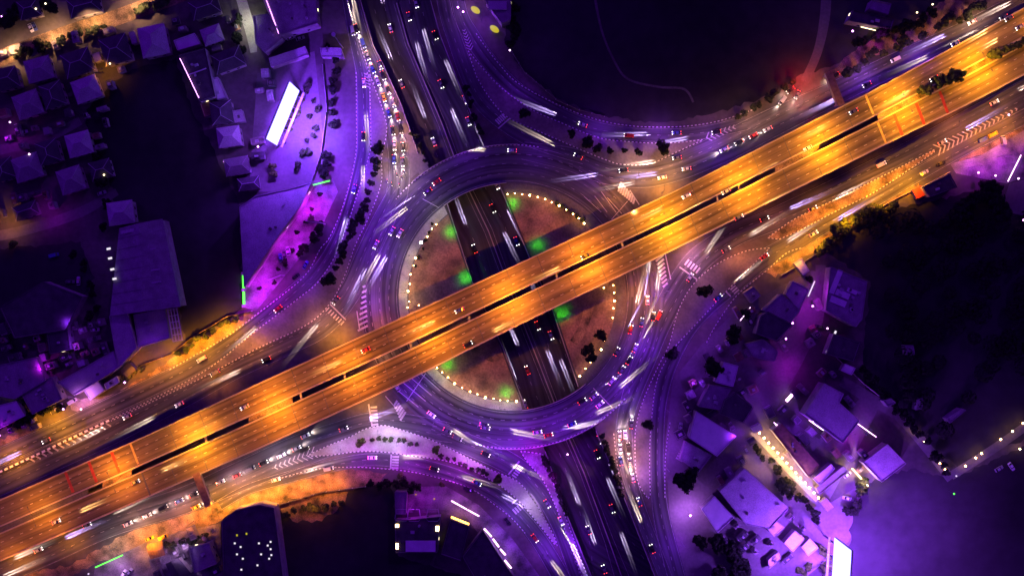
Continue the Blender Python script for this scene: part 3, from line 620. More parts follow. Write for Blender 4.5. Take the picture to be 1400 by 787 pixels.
OTHER = [
 # x, y, head angle, colour, power factor, where
 (497, 100, 180, VIO, .9, 'violet street lamp beside the upper slip road above the queue'), (500, 165, 180, VIO, .9, 'violet street lamp beside the slip road next to the palm strip'),
 (487, 255, 170, VIO, .8, 'violet street lamp where the slip road starts to bend downhill'), (458, 320, 170, VIO, .8, 'violet street lamp facing the plaza on the slip road bend'),
 (420, 385, 150, VIO, .7, 'violet street lamp at the lower plaza corner by the slip road'), (360, 440, 140, VIO, .6, 'violet street lamp where the slip road meets the dirt verge'),
 (512, 150, 0, VIO, .6, 'violet street lamp on the narrow island beside the queueing cars'), (518, 265, 0, VIO, .9, 'violet street lamp at the mouth of the upper approach road'),
 (505, 320, 0, VIO, .9, 'violet street lamp between the roundabout and the palm strip'), (478, 250, 0, VIO, .7, 'violet street lamp on the planted palm strip'),
 (545, 600, 90, PALE, .7, 'white street lamp over the lower approach beside the triangular island'), (520, 585, 90, PALE, 1.1, 'bright white lamp where the lower approach road joins the roundabout'),
 (500, 627, 90, MAG, 1.2, 'violet lamp over the lower slip road at its highest bend'), (560, 633, 90, MAG, 1.3, 'violet lamp over the lower slip road by the shrubs'),
 (625, 645, 60, MAG, 1.2, 'violet lamp over the lower slip road past the crosswalk'), (685, 615, 60, (.3, .05, 1), 1.4, 'bright violet lamp over the exit road below the roundabout'),
 (725, 640, 45, VIO, 1.2, 'violet lamp over the exit road beside the lower crosswalk'), (757, 685, 30, (.32, .05, 1), 1.1, 'bright violet lamp over the exit road beside the pale gravel island'),
 (785, 745, 30, VIO, 1.4, 'violet lamp low on the exit road beside the sunken highway'), (700, 700, 45, VIO, 1.1, 'violet lamp over the lower slip road near the parked dark car'),
 (748, 752, 45, (.28, .04, 1), 1.4, 'bright violet lamp where the lower slip and exit roads run together'), (725, 608, 0, MAG, 1.0, 'magenta lamp on the triangular paved corner under the roundabout'),
 (755, 650, 0, MAG, 1.0, 'magenta lamp on the paved corner beside the highway edge'),
 (470, 610, 90, PALE, .8, 'pale lamp over the lower frontage road by the chevrons'), (430, 628, 90, PALE, .4, 'pale lamp over the tip of the triangular island'),
 (640, 625, 90, MAG, 1.2, 'magenta lamp over the pale planted island'), (560, 605, 90, PALE, .4, 'pale lamp on the planted island beside the first shrub'),
 (905, 400, 200, VIO, 1.1, 'violet lamp over the right-hand frontage road above the stop line'), (945, 352, 200, (.3, .08, 1), 1.4, 'blue-violet lamp over the stop line at the right-hand frontage road'),
 (880, 470, 200, VIO, .9, 'violet lamp over the right-hand frontage road beside the shrubs'), (858, 545, 200, VIO, .8, 'violet lamp where the right-hand approach meets the roundabout'),
 (868, 600, 0, VIO, .8, 'violet lamp beside the front of the lower-right queue'), (875, 650, 0, VIO, .7, 'violet lamp beside the tail of the lower-right queue'),
 (975, 425, 135, VIO, .5, 'violet lamp over the outer service road bend'), (930, 480, 135, VIO, .5, 'violet lamp over the outer service road by the round trees'), (905, 560, 180, VIO, .5, 'violet lamp over the outer service road opposite the queue'),
 (905, 640, 180, VIO, .7, 'violet lamp over the outer service road above the bright floodlight'), (925, 740, 180, VIO, .8, 'violet lamp over the service road at the photo bottom'),
 (970, 200, 90, (.3, .06, 1), 1.5, 'blue-violet lamp over the upper frontage road by the queued vehicles'), (1180, 105, 90, (.3, .06, 1), 1.6, 'blue-violet lamp over the upper frontage road past the footbridge'),
 (1255, 75, 90, (.3, .06, 1), 1.2, 'blue-violet lamp over the upper frontage road above the dirt verge'), (700, 130, 90, VIO, .35, 'dim lamp over the upper slip road beside the dark field'),
 (820, 180, 90, VIO, .7, 'dim lamp over the upper slip road at its lowest bend'), (900, 182, 90, (.4, .08, 1), 1.2, 'violet lamp over the slip road above the long island'), (640, 60, 180, VIO, .45, 'dim lamp where two upper roads merge beside the highway'),
 (870, 236, 90, (1, .5, .4), 1.5, 'pinkish lamp over the roundabout entry beside the flyover'), (920, 235, 90, (1, .45, .25), 1.2, 'orange-white lamp over the entry road under the flyover edge'),
 (440, 440, 90, (1, .35, .25), 1.0, 'pinkish lamp over the exit road crosswalk beside the flyover'), (490, 395, 90, (.6, .2, .6), .8, 'pinkish lamp over the zebra wedge at the roundabout exit'),
 (1030, 170, 90, (1, .45, .3), 1.0, 'orange-white lamp over the queue on the upper frontage road'), (1090, 142, 90, (1, .45, .3), 1.2, 'orange-white lamp beside the turned-off side lane and footbridge'),
 (1330, 35, 90, (1, .5, .35), 1.2, 'orange-white lamp over the upper frontage road near the photo corner'),
 (875, 400, 0, (1, .25, .06), 1.5, 'orange lamp over the roundabout beside the flyover on the right'), (860, 440, 0, (1, .25, .06), .9, 'orange lamp over the roundabout lanes below the flyover'),
 # sodium lamps on the verges
 (20, 625, 45, ORANGE, 1.6, 'sodium lamp on the bare dirt at the left photo edge'), (80, 577, 70, AMBER, 1.9, 'sodium lamp on the yellow-lit verge under the dark trees at the left'), (130, 562, 60, ORANGE, .8, 'sodium lamp on the verge beside the magenta-lit forecourt'),
 (195, 510, 60, ORANGE, 1.2, 'sodium lamp on the verge by the small gabled roof'), (235, 495, 60, AMBER, 2.2, 'sodium lamp on the verge below the warehouse'), (275, 472, 60, AMBER, 2.4, 'sodium lamp midway along the yellow-lit verge of the slip road'), (312, 448, 60, AMBER, 2.2, 'sodium lamp at the upper end of the yellow-lit verge'),
 (350, 470, 90, ORANGE, 1.0, 'sodium lamp over the slip road across from the long green fence'), (300, 515, 90, ORANGE, .9, 'sodium lamp over the frontage road left of the flyover'), (100, 600, 90, ORANGE, .6, 'sodium lamp over the checkered barrier'),
 (462, 463, 90, AMBER, 1.6, 'sodium lamp squeezed between the exit road and the flyover'), (505, 553, 90, AMBER, 1.0, 'sodium lamp beside the lower edge of the flyover and zebra wedge'), (520, 440, 0, (1, .2, .06), 1.2, 'reddish lamp over the roundabout under the flyover edge'),
 (905, 256, 90, AMBER, 1.5, 'sodium lamp beside the upper edge of the flyover at the entry road'), (942, 346, 90, AMBER, 1.4, 'sodium lamp beside the lower edge of the flyover at the right zebra wedge'), (845, 270, 0, ORANGE, .8, 'sodium lamp on the zebra wedge at the upper right entry'),
 (30, 765, 90, ORANGE, 1.4, 'sodium lamp over the lower frontage road at the photo corner'), (100, 740, 90, ORANGE, 1.1, 'sodium lamp over the lower frontage road before the taxis'), (160, 740, 90, (.8, .6, .5), .9, 'pale lamp on the forecourt edge with the green sign'), (210, 738, 90, AMBER, 1.5, 'sodium lamp beside the two yellow vehicles'),
 (265, 705, 90, ORANGE, 1.6, 'sodium lamp beside the foot of the lower footbridge'), (300, 690, 90, AMBER, 2.0, 'sodium lamp on the verge above the big dark warehouse'), (335, 678, 90, AMBER, 2.2, 'sodium lamp midway along the lower yellow-lit verge'), (375, 668, 90, AMBER, 2.0, 'sodium lamp at the corner of the dark lower field'), (415, 660, 90, ORANGE, 1.5, 'sodium lamp on the orange verge under the slip road'), (455, 658, 90, ORANGE, 1.2, 'sodium lamp at the right end of the orange verge'),
 (430, 690, 90, (1, .25, .02), .5, 'dim lamp among the bushes of the dark lower field'),
 (1075, 352, 110, AMBER, 1.6, 'sodium lamp at the lower end of the right-hand yellow verge'), (1110, 330, 110, AMBER, 1.9, 'sodium lamp where the service road leaves the yellow verge'), (1150, 300, 110, AMBER, 2.0, 'sodium lamp beside the bushes of the right-hand verge'), (1195, 272, 110, AMBER, 2.0, 'sodium lamp beside the last bushes before the yellow wall'), (1240, 252, 110, AMBER, 2.2, 'sodium lamp beside the small red-lit shed'), (1120, 285, 110, ORANGE, .9, 'sodium lamp on the long narrow island'), (1200, 245, 110, ORANGE, .9, 'sodium lamp at the wide middle of the long narrow island'),
 (1290, 215, 110, ORANGE, 1.0, 'sodium lamp before the violet-lit yard'), (1340, 195, 110, ORANGE, 1.4, 'sodium lamp beside the parked trucks'), (1375, 175, 110, ORANGE, 1.4, 'sodium lamp on the dirt corner above the violet-lit yard'), (1300, 170, 90, (1, .25, .05), .9, 'orange lamp over the chevrons of the frontage road'), (1010, 350, 90, (1, .25, .05), .9, 'orange lamp on the tip of the tapering island'), (1060, 300, 90, (1, .25, .1), .8, 'orange lamp over the frontage road where it leaves the flyover'),
 (533, 128, 180, (.9, .35, .5), 1.0, 'added warm pale lamp over the middle of the upper approach queue'), (549, 190, 180, (1, .42, .3), 1.5, 'added warm pale lamp over the front of the upper approach queue'), (546, 243, 180, (1, .6, .5), 1.8, 'added warm pale lamp over the waiting motorbikes'), (505, 70, 180, (1, .55, .45), .9, 'added warm pale lamp over the tail of the upper approach queue'),  # lamps added to warm the asphalt under the upper queue
 (854, 606, 180, (1, .36, .28), 2.0, 'added reddish lamp over the front of the lower-right queue'), (861, 640, 180, (1, .4, .3), 1.8, 'added reddish lamp over the back of the lower-right queue'),  # both added for a warm-lit road under the lower-right queue
 (330, 655, 270, (.9, .4, .55), 1.2, 'added pinkish lamp over the lower frontage road queue beside the chevrons'), (250, 690, 270, (1, .4, .35), 1.3, 'added pinkish lamp over the lower frontage queue beside the footbridge'), (190, 712, 270, (1, .45, .3), 1.6, 'added pinkish lamp over the back of the lower frontage queue'), (385, 628, 270, (.9, .6, .8), 1.4, 'pale lamp over the lower frontage road where it leaves the flyover'),  # pinkish ones added to lighten the road under the queue
 (556, 400, 0, (.8, .75, .45), .32, 'added pale lamp on the tiled garden walk at the far left'), (562, 350, 0, (.8, .75, .45), .32, 'added pale lamp on the tiled garden walk near the tall mast'), (598, 290, 0, (.8, .75, .45), .32, 'added pale lamp on the tiled garden walk near the upper bridge'), (600, 518, 0, (.8, .75, .45), .32, 'added pale lamp on the lower tiled walk beside the flyover'), (640, 546, 0, (.8, .75, .45), .32, 'added pale lamp midway on the lower tiled walk'), (690, 556, 0, (.8, .75, .45), .32, 'added pale lamp on the lower tiled walk near the bridge'),  # lamps added to brighten the tiled walk
 (725, 690, 0, (1, .8, 1), .45, 'added white lamp on the pale gravel teardrop island'), (640, 622, 0, (.6, .62, .6), .5, 'added white lamp over the planted pale island, middle one'), (530, 600, 0, (.6, .62, .6), .7, 'added white lamp over the planted pale island near its highest bend'), (352, 692, 270, (1, .75, 0), 1.6, 'yellow lamp at the front wall of the big dark warehouse'), (1175, 653, 0, (1, .6, .25), 2.2, 'warm lamp over the lit terrace'),  # white lamps added to brighten the pale islands
 (1055, 620, 0, (1, .5, .2), 2.0, 'added warm lamp at the upper part of the stall path'), (1085, 650, 0, (1, .5, .2), 2.0, 'added warm lamp at the lower part of the stall path'),  # added besides the globes to brighten the path
 (1093, 116, 60, (1, .012, .012), 1.6, 'added red lamp for the tail-light glow in the side lane by the footbridge'),  # added lamp, stands in for red tail-light glow
 (20, 72, 70, (1, .5, .22), 2.2, 'warm street lamp at the lower end of the lit residential street'), (75, 50, 70, (1, .5, .22), 2.2, 'warm street lamp on the residential street by the two parked cars'), (130, 32, 70, (1, .5, .22), 2.2, 'warm street lamp midway up the residential street'), (190, 12, 70, (1, .5, .25), 2.2, 'warm street lamp at the upper end of the residential street'),
 (342, 35, 0, (.8, .75, .6), 1.0, 'pale lamp over the short gravel path'), (150, 100, 0, AMBER, .35, 'yellow lamp in the back yard behind the pale square house'), (18, 190, 0, MAG, .6, 'violet lamp over the upper house lane'), (70, 298, 0, MAG, .5, 'violet lamp over the lower house lane'), (15, 305, 0, AMBER, .4, 'yellow lamp beside the green bush at the left edge'),
 (1115, 395, 0, MAG, .8, 'magenta lamp at the top of the narrow lane between the roofs'), (1105, 430, 0, MAG, .7, 'magenta lamp beside the large ruined-looking block'), (1075, 505, 0, MAG, 1.1, 'magenta lamp midway down the narrow lane'), (1035, 545, 0, VIO, .9, 'violet lamp beside the shadowed lane corner'), (1000, 590, 0, VIO, .7, 'violet lamp where the narrow lane meets the pale roof'),
 (1160, 590, 0, MAG, 1.2, 'magenta lamp in the yard between the two big roofs'), (1095, 575, 0, VIO, 1.2, 'violet lamp in the yard with the parked van'), (1070, 700, 0, VIO, 1.2, 'violet lamp over the diagonal lane near the bright panel'), (1160, 680, 0, VIO, .9, 'violet lamp on the drive below the warm-lit terrace'), (1040, 650, 0, VIO, .8, 'violet lamp over the diagonal lane behind the stalls'),
 (946, 520, 0, VIO, .8, 'violet lamp beside the pale house row'), (970, 470, 0, VIO, .6, 'violet lamp beside the tree-shaded yards'), (920, 612, 0, VIO, .8, 'violet lamp beside the striped steps'),
 (570, 690, 0, MAG, .7, 'magenta lamp over the quiet forecourt'), (640, 690, 0, MAG, .5, 'magenta lamp over the drive beside the lit canopy strip'), (690, 740, 0, VIO, .7, 'violet lamp over the pavement beside the lit shop front'),
 (370, 395, 0, MAG, 3.6, 'magenta lamp at the lower end of the plaza'), (400, 340, 0, MAG, 3.2, 'magenta lamp in the middle of the plaza'), (430, 285, 0, MAG, 4.5, 'magenta lamp at the upper end of the plaza'), (345, 410, 0, MAG, 3.0, 'magenta lamp in the plaza corner beside the green fence'),
 (665, 30, 0, VIO, 1.0, 'violet lamp on the drive beside the domed canopy'), (634, 12, 0, (.6, .2, 1), .6, 'violet lamp at the top photo edge beside the shops'), (1195, 55, 0, MAG, .45, 'violet lamp over the dark compound at the upper right'),
 (1330, 230, 0, MAG, 1.8, 'violet floodlight mast in the middle of the violet yard'), (1370, 215, 0, MAG, 1.8, 'violet floodlight mast at the upper end of the violet yard'),
 (120, 545, 0, (.7, .2, 1), 1.6, 'violet lamp over the magenta-lit forecourt'), (14, 590, 0, MAG, .5, 'violet lamp among the dense roofs at the left edge'), (250, 750, 0, (.7, .4, 1), 1.3, 'pale violet lamp in the cluttered yard below the lower road'), (160, 775, 0, (.7, .3, 1), 1.3, 'pale violet lamp over the forecourt cars at the photo bottom'),
 (100, 440, 0, VIO, .5, 'dim lamp beside the large hipped roof'), (66, 500, 0, MAG, .5, 'violet lamp behind the large hipped roof'), (215, 480, 0, VIO, .5, 'dim lamp in the courtyard below the warehouse'), (110, 470, 0, VIO, .6, 'dim lamp over the gravel yard beside the warehouse'),
]
for x, y, a, c, pf, lab in OTHER:
    sz = 140 if c in (AMBER, ORANGE) or 'residential' in lab else 165
    inner = a == 0 and any(w_ in lab for w_ in ('roof', 'yard', 'lane', 'house', 'plaza', 'yard', 'warehouse', 'forecourt', 'drive', 'compound'))
    street_lamp(x, y, a, c, V1 * pf * (1.6 if c == AMBER else 1.4 if c == ORANGE else .55 if inner else 1.0), lab, size=sz)

# ---------------------------------------------------------------- globe lamps round the garden
def globe_proto():
    t = thing('globe_lamp', 'x', 'garden lamp')
    MB().tube([(0, 0, 0), (0, 0, 2.1)], [.06, .05], 6).tube([(0, 0, 0), (0, 0, .25)], .14, 8).build('post', M['steel'], t)
    MB().ball((0, 0, 2.35), .30, 10, 6).build('globe', M['e_globe'], t); return t
gp = globe_proto(); index_kids(gp); del LABELS['x']; GN = [0]
def globe(p, lab, group, sc=1.0):
    t = gp if GN[0] == 0 else copy_tree(gp); GN[0] += 1; t.location = p; t.scale = (sc, sc, sc); tag(t, lab, 'garden lamp', group); return t
runs = [('upper-left quarter', -1, [(597, 307), (591, 313), (585, 324), (569, 353), (566, 363), (562, 375), (561, 388), (559, 398), (560, 412), (558, 420), (573, 417)]),
        ('upper-right quarter', 1, [(694, 266), (704, 265), (714, 266), (724, 268), (735, 270), (745, 273), (754, 277), (764, 282), (774, 287), (783, 293), (791, 299), (798, 306)]),
        ('lower-left quarter', -1, [(598, 502), (605, 508), (613, 515), (622, 523), (632, 529), (643, 534), (653, 538), (664, 542), (675, 544), (684, 546), (694, 547), (706, 547)]),
        ('lower-right quarter', 1, [(825, 393), (838, 390), (839, 400), (839, 411), (838, 421), (837, 434), (826, 465), (821, 477), (814, 487), (807, 495), (800, 503), (792, 513)])]
for nm, s, pts in runs:
    for i, (x, y) in enumerate(pts):
        globe(P(x, y, 0) + Vector((0, 0, .26)), '%s warm globe lamp along the garden edge in the %s of the roundabout' % (ORD[i], nm), 'warm globe lamps round the garden', 1.45 if i % 4 == 3 else random.uniform(.7, 1.1))
# tall flood mast on the left of the garden
fm = thing('flood_mast', 'tall mast with a bright warm starlike flood lamp on the left garden edge', 'lamp mast', P(579, 333, 0) + Vector((0, 0, .26)))
MB().tube([(0, 0, 0), (0, 0, 12)], [.2, .1], 8).build('pole', M['steel'], fm); MB().box((0, 0, 12.2), (1.3, 1.3, .3)).build('lamp_frame', M['steel'], fm)
MB().ball((0, 0, 12.7), .55, 10, 6).build('lamp_bulb', M['e_big'], fm)
# green lawn floods
gf = None
for i, (x, y, w) in enumerate([(616, 317, 'upper-left quarter near the bridge'), (637, 379, 'upper-left quarter beside the flyover'), (701, 278, 'top of the upper-right quarter'), (735, 336, 'upper-right quarter beside the flyover'), (767, 428, 'lower-right quarter beside the flyover'), (612, 497, 'lower-left quarter beside the flyover'), (692, 537, 'lower-left quarter near the bottom bridge')]):
    if gf is None:
        gf = thing('flood_lamp', 'x', 'flood lamp'); MB().tube([(0, 0, 0), (0, 0, 3.6)], [.09, .06], 6).build('pole', M['steel'], gf)
        MB().box((0, 0, 3.7), (.7, .5, .18)).build('lamp_head', M['steel'], gf); index_kids(gf); t = gf; del LABELS['x']
    else: t = copy_tree(gf)
    t.location = P(x, y) + Vector((0, 0, .34)); tag(t, 'green flood lamp on the lawn in the %s' % w, 'flood lamp', 'green flood lamps in the garden')
    spot('lamp_light', (0, 0, 3.55), GREEN, 2600, 150, 1.0, parent=t)

# ---------------------------------------------------------------- billboards
def billboard(nm_lab, top_a, top_b, z1, z0, outw):
    a, b = P(*top_a, z1), P(*top_b, z1); m_ = (a + b) / 2; d = b - a; L = d.length; ang = math.atan2(d.y, d.x)
    t = thing('billboard', nm_lab, 'billboard', (m_.x, m_.y, 0), ang)
    n = 1 if (Vector((-d.y, d.x)).dot(Vector((-m_.x, -m_.y))) > 0) else -1      # side that faces the junction
    MB().box((0, n * .02, (z0 + z1) / 2), (L, .2, z1 - z0)).build('lit_face', M['e_board'], t)
    f = MB()
    for x in [-L / 2 + L * i / 6 for i in range(7)]:
        f.box((x, -n * .6, (z0 + z1) / 2), (.25, .8, z1 - z0 + .4))
    for z in (z0, (z0 + z1) / 2, z1): f.box((0, -n * .5, z), (L + .4, .5, .25))
    f.build('back_frame', M['steel'], t)
    for x in (-L * .38, -L * .13, L * .13, L * .38): MB().tube([(x, -n * .8, 0), (x, -n * .8, z1 - 1)], .45, 10).build('post', M['steel'], t)
    g = MB(); g.box((0, n * 2.2, z0 - .6), (L, 1.0, .08))
    g.build('catwalk', M['pipe'], t)
    for i in range(5):
        x = -L * .4 + L * .2 * i; q = MB(); q.tube([(x, n * .2, z0 - .5), (x, n * 2.4, z0 - .3)], .06, 6).box((x, n * 2.5, z0 - .2), (.9, .4, .3)); q.build('flood_fitting', M['white'], t)
    return t, n
b1, n1 = billboard('huge glaring white billboard slanting across the violet-lit compound', (396, 112), (364, 190), 36, 16, 0)
spot('spill_light', (0, n1 * 9, 27), (.20, .035, 1.0), 340000, 170, .8, parent=b1, r=1.5)
spot('spill_light', (6, -n1 * 6, 27), (.28, .05, 1.0), 40000, 170, .8, parent=b1, r=1.5)
spot('spill_light', (0, n1 * 9, 33), (.5, .32, 1.0), 90000, 62, .9, parent=b1, r=1.0)  # unseen spot added to whiten the trees before the board
b2, n2 = billboard('glaring white billboard cut by the bottom photo edge beside white-lit trees', (1164, 752), (1159, 835), 40, 17, 0)
spot('spill_light', (0, -n2 * 9, 30), (.24, .05, 1.0), 560000, 172, .7, parent=b2, r=1.5)
spot('spill_light', (0, n2 * 12, 28), (.28, .06, 1.0), 210000, 172, .7, parent=b2, r=1.5)
spot('spill_light', (-6, -n2 * 30, 34), (.32, .05, 1.0), 160000, 172, .7, parent=b2, r=1.5)
# bright flood at the lower right
bf = thing('flood_mast', 'violet-white flood lamp on a mast at the dark yard corner beside the service road', 'lamp mast', P(939, 698))
MB().tube([(0, 0, 0), (0, 0, 9)], [.15, .1], 8).build('pole', M['steel'], bf); MB().box((0, 0, 9.1), (1.0, 1.0, .2)).build('lamp_frame', M['steel'], bf)
MB().ball((0, 0, 9.6), .5, 10, 6).build('lamp_bulb', M['e_purple'], bf); spot('lamp_light', (0, 0, 8.8), (.5, .15, 1), 26000, 165, .6, parent=bf)

# ================================================================== BUILDINGS
def inset(q, d):
    n = len(q); c = [sum(p[i] for p in q) / n for i in (0, 1)]; out = []
    for p in q:
        L = math.hypot(p[0] - c[0], p[1] - c[1]) or 1; k = max(.05, (L - d * 1.35) / L); out.append((c[0] + (p[0] - c[0]) * k, c[1] + (p[1] - c[1]) * k))
    return out
def building(name, lab, catg, pts, h, roof='r_grey', style='flat', group=None, units=0, wall='wall', lit=0, parapet=.5, seed=0):
    rnd = random.Random(seed + int(pts[0][0] * 7 + pts[0][1]))
    q = [P(a, b, h) for a, b in pts]; c = sum(q, Vector()) / len(q)
    q = [(p.x - c.x, p.y - c.y) for p in q]
    if sum(p[0] * r[1] - r[0] * p[1] for p, r in zip(q, q[1:] + q[:1])) < 0: q = q[::-1]
    t = thing(name, lab, catg, (c.x, c.y, 0), 0, group)
    if style == 'flat':
        w = MB().prism(q, 0, h).build('wall', M[wall], t)
        MB().prism(inset(q, .35), h - .02, h + .04).build('roof', M[roof], t)
        if parapet:
            k = MB()
            for p, r in zip(q, q[1:] + q[:1]):
                L = math.hypot(r[0] - p[0], r[1] - p[1]); k.box(((p[0] + r[0]) / 2, (p[1] + r[1]) / 2, h + parapet / 2), (L + .15, .25, parapet), math.atan2(r[1] - p[1], r[0] - p[0]))
            k.build('parapet', M[roof], t)
    elif style == 'hip':
        MB().prism(inset(q, .8), 0, h).build('wall', M[wall], t); r = MB(); n = len(q)
        # ridge along the longest direction
        e = [(math.hypot(b[0] - a[0], b[1] - a[1]), i) for i, (a, b) in enumerate(zip(q, q[1:] + q[:1]))]
        L, i = max(e); a, b = q[i], q[(i + 1) % n]; dx, dy = (b[0] - a[0]) / L, (b[1] - a[1]) / L
        wdt = e[(i + 1) % n][0]; half = max(.3, (L - wdt) / 2 + wdt * .12); rz = h + wdt * .22
        A = (-dx * half, -dy * half, rz); Bp = (dx * half, dy * half, rz)
        r.prism(q, h - .15, h, True)
        for k in range(n):
            p, s = q[k], q[(k + 1) % n]; dirn = (s[0] - p[0]) * dx + (s[1] - p[1]) * dy; Lk = math.hypot(s[0] - p[0], s[1] - p[1])
            P3, S3 = (*p, h + .01), (*s, h + .01)
            if abs(dirn) > .7 * Lk: r.face([P3, S3, Bp, A] if dirn > 0 else [P3, S3, A, Bp])
            else:
                near = Bp if ((p[0] + s[0]) * dx + (p[1] + s[1]) * dy) > 0 else A; r.face([P3, S3, near])
        ro = r.build('roof', M[roof], t)
        k = MB().tube([A, Bp], .16, 6)
        for p in q:
            near = Bp if (p[0] * dx + p[1] * dy) > 0 else A; k.tube([near, (p[0], p[1], h + .05)], .12, 5)
        k.build('ridge_cap', M['r_mid'], ro)
    elif style == 'gable':
        MB().prism(inset(q, .5), 0, h).build('wall', M[wall], t); r = MB(); n = len(q)
        e = [(math.hypot(b[0] - a[0], b[1] - a[1]), i) for i, (a, b) in enumerate(zip(q, q[1:] + q[:1]))]
        L, i = max(e); a, b, c3, d3 = [q[(i + j) % n] for j in range(4)]
        m1 = ((b[0] + c3[0]) / 2, (b[1] + c3[1]) / 2, h + e[(i + 1) % n][0] * .13); m2 = ((a[0] + d3[0]) / 2, (a[1] + d3[1]) / 2, m1[2])
        r.prism(q, h - .15, h, True); r.face([(*a, h + .01), (*b, h + .01), m1, m2]); r.face([(*c3, h + .01), (*d3, h + .01), m2, m1]); r.face([(*b, h + .01), (*c3, h + .01), m1]); r.face([(*d3, h + .01), (*a, h + .01), m2])
        # seams across the sheets
        s_ = MB()
        ns = max(3, int(L / 5))
        for k in range(1, ns):
            f = k / ns; p1 = tuple(a[j] + (b[j] - a[j]) * f for j in (0, 1)); p2 = tuple(d3[j] + (c3[j] - d3[j]) * f for j in (0, 1)); mm = tuple(m2[j] + (m1[j] - m2[j]) * f for j in range(3))
            s_.tube([(p1[0], p1[1], h + .05), (mm[0], mm[1], mm[2] + .04), (p2[0], p2[1], h + .05)], .07, 4)
        ro = r.build('roof', M[roof], t); s_.build('sheet_seam', M['r_dark'], ro)
    xs = [p[0] for p in q]; ys = [p[1] for p in q]; ang = math.atan2(q[1][1] - q[0][1], q[1][0] - q[0][0])
    iq = inset(q, 2.2)
    for u in range(units):
        i = rnd.randrange(len(iq)); j = (i + 1) % len(iq); f = rnd.random(); g = rnd.uniform(.1, .95)
        x = (iq[i][0] + (iq[j][0] - iq[i][0]) * f) * g; y = (iq[i][1] + (iq[j][1] - iq[i][1]) * f) * g
        zz = h + .05 if style == 'flat' else h + .6
        mb = MB(); s1, s2 = rnd.uniform(.9, 2.0), rnd.uniform(.8, 1.4)
        if rnd.random() < .3: mb.tube([(x, y, zz), (x, y, zz + 1.2)], .6, 10)
        else: mb.box((x, y, zz + .45), (s1, s2, .9), ang)
        mb.build('roof_unit', M[rnd.choice(['unit', 'r_mid', 'darkconc'])], t)
    for u in range(lit):
        i = rnd.randrange(len(q)); a, b = q[i], q[(i + 1) % len(q)]; f = rnd.uniform(.2, .8); x, y = a[0] + (b[0] - a[0]) * f, a[1] + (b[1] - a[1]) * f
        an = math.atan2(b[1] - a[1], b[0] - a[0]); mb = MB(); mb.box((x + math.sin(an) * .06, y - math.cos(an) * .06, h * .55), (1.2, .12, 1.1), an); mb.build('window', M['e_win'], t)
    # dark windows along the walls
    if lit or style == 'hip':
        k = 0
        for i in range(len(q)):
            a, b = inset(q, .8)[i] if style == 'hip' else q[i], inset(q, .8)[(i + 1) % len(q)] if style == 'hip' else q[(i + 1) % len(q)]
            L = math.hypot(b[0] - a[0], b[1] - a[1]); an = math.atan2(b[1] - a[1], b[0] - a[0])
            for f in ((.3, .7) if L > 7 else ()):
                x, y = a[0] + (b[0] - a[0]) * f, a[1] + (b[1] - a[1]) * f
                MB().box((x + math.sin(an) * .05, y - math.cos(an) * .05, h * .35), (1.3, .1, 1.2), an).build('window', M['glass'], t)
    return t, q
def rect(cx, cy, w, d, a):
    a = math.radians(-a); cs, sn = math.cos(a), math.sin(a)
    return [(cx + x * cs - y * sn, cy + x * sn + y * cs) for x, y in ((-w / 2, -d / 2), (w / 2, -d / 2), (w / 2, d / 2), (-w / 2, d / 2))]
HS = [  # small houses of the estate: x, y, w, d, angle, height, roof, label
 (53, 95, 36, 32, 15, 7, 'r_grey', 'square hip-roofed house just below the left end of the lit street'),
 (118, 122, 36, 32, 20, 7, 'r_mid', 'paler square house beside the yellow-lit back yard'),
 (38, 143, 36, 34, 20, 7, 'r_grey', 'hip-roofed house one row below the street, at the left photo edge'),
 (108, 197, 34, 32, 15, 7, 'r_mid', 'lone square hip-roofed house beside the big dark field'),
 (37, 229, 38, 34, 18, 7, 'r_grey', 'square hip-roofed house above the lower house lane'),
 (97, 246, 34, 34, 18, 7, 'r_grey', 'hip-roofed house with a violet light at its lower corner'),
 (210, 56, 38, 42, 12, 8, 'r_mid', 'largest pale square house under the lit street'),
 (290, 48, 28, 24, 20, 6, 'r_mid', 'small pale house left of the short gravel path'),
 (106, 86, 40, 34, 18, 7, 'r_dark', 'dark-roofed house directly behind the pale square house'),
 (158, 68, 38, 38, 16, 7, 'r_dark', 'dark-roofed house between the pale houses below the street'),
 (72, 130, 30, 34, 18, 7, 'r_dark', 'dark-roofed house between the two left rows'),
 (66, 208, 30, 32, 16, 7, 'r_dark', 'dark-roofed house left of the lone square house'),
 (8, 108, 34, 30, 15, 7, 'r_dark', 'dark-roofed house cut by the left photo edge below the street'),
 (5, 232, 30, 30, 18, 7, 'r_dark', 'dark-roofed house cut by the left edge above the lower lane'),
 (280, 10, 40, 26, 18, 7, 'r_dark', 'dark-roofed house at the top photo edge near the gravel path'),
 (312, 82, 42, 28, 20, 7, 'r_dark', 'dark house with thin violet-lit edges behind the bright strip roof'),
 (303, 154, 30, 32, 8, 8, 'r_dark', 'dark house just below the magenta-lit alley'),
 (313, 187, 32, 28, 8, 9, 'r_mid', 'violet-grey roof standing out above the plaza corner'),
 (324, 227, 34, 24, 10, 7, 'r_grey', 'narrow house with violet-lit ends above the plaza'),
 (340, 251, 30, 18, 8, 6, 'r_dark', 'low dark house touching the mall roof corner'),
 (165, 291, 36, 32, 8, 8, 'r_mid', 'square hip-roofed house at the upper end of the warehouse'),
 (138, 232, 30, 26, 15, 6, 'r_dark', 'dark-roofed house behind the orange-lit yard pile'),
 (35, 288, 34, 20, 18, 6, 'r_dark', 'dark-roofed house between the two lanes with a yellow yard light'),
 (115, 8, 44, 26, 14, 7, 'r_dark', 'dark-roofed house across the lit street at the top edge'),
 (40, 12, 30, 26, 14, 6, 'r_dark', 'dark-roofed house in the top-left photo corner'),
]
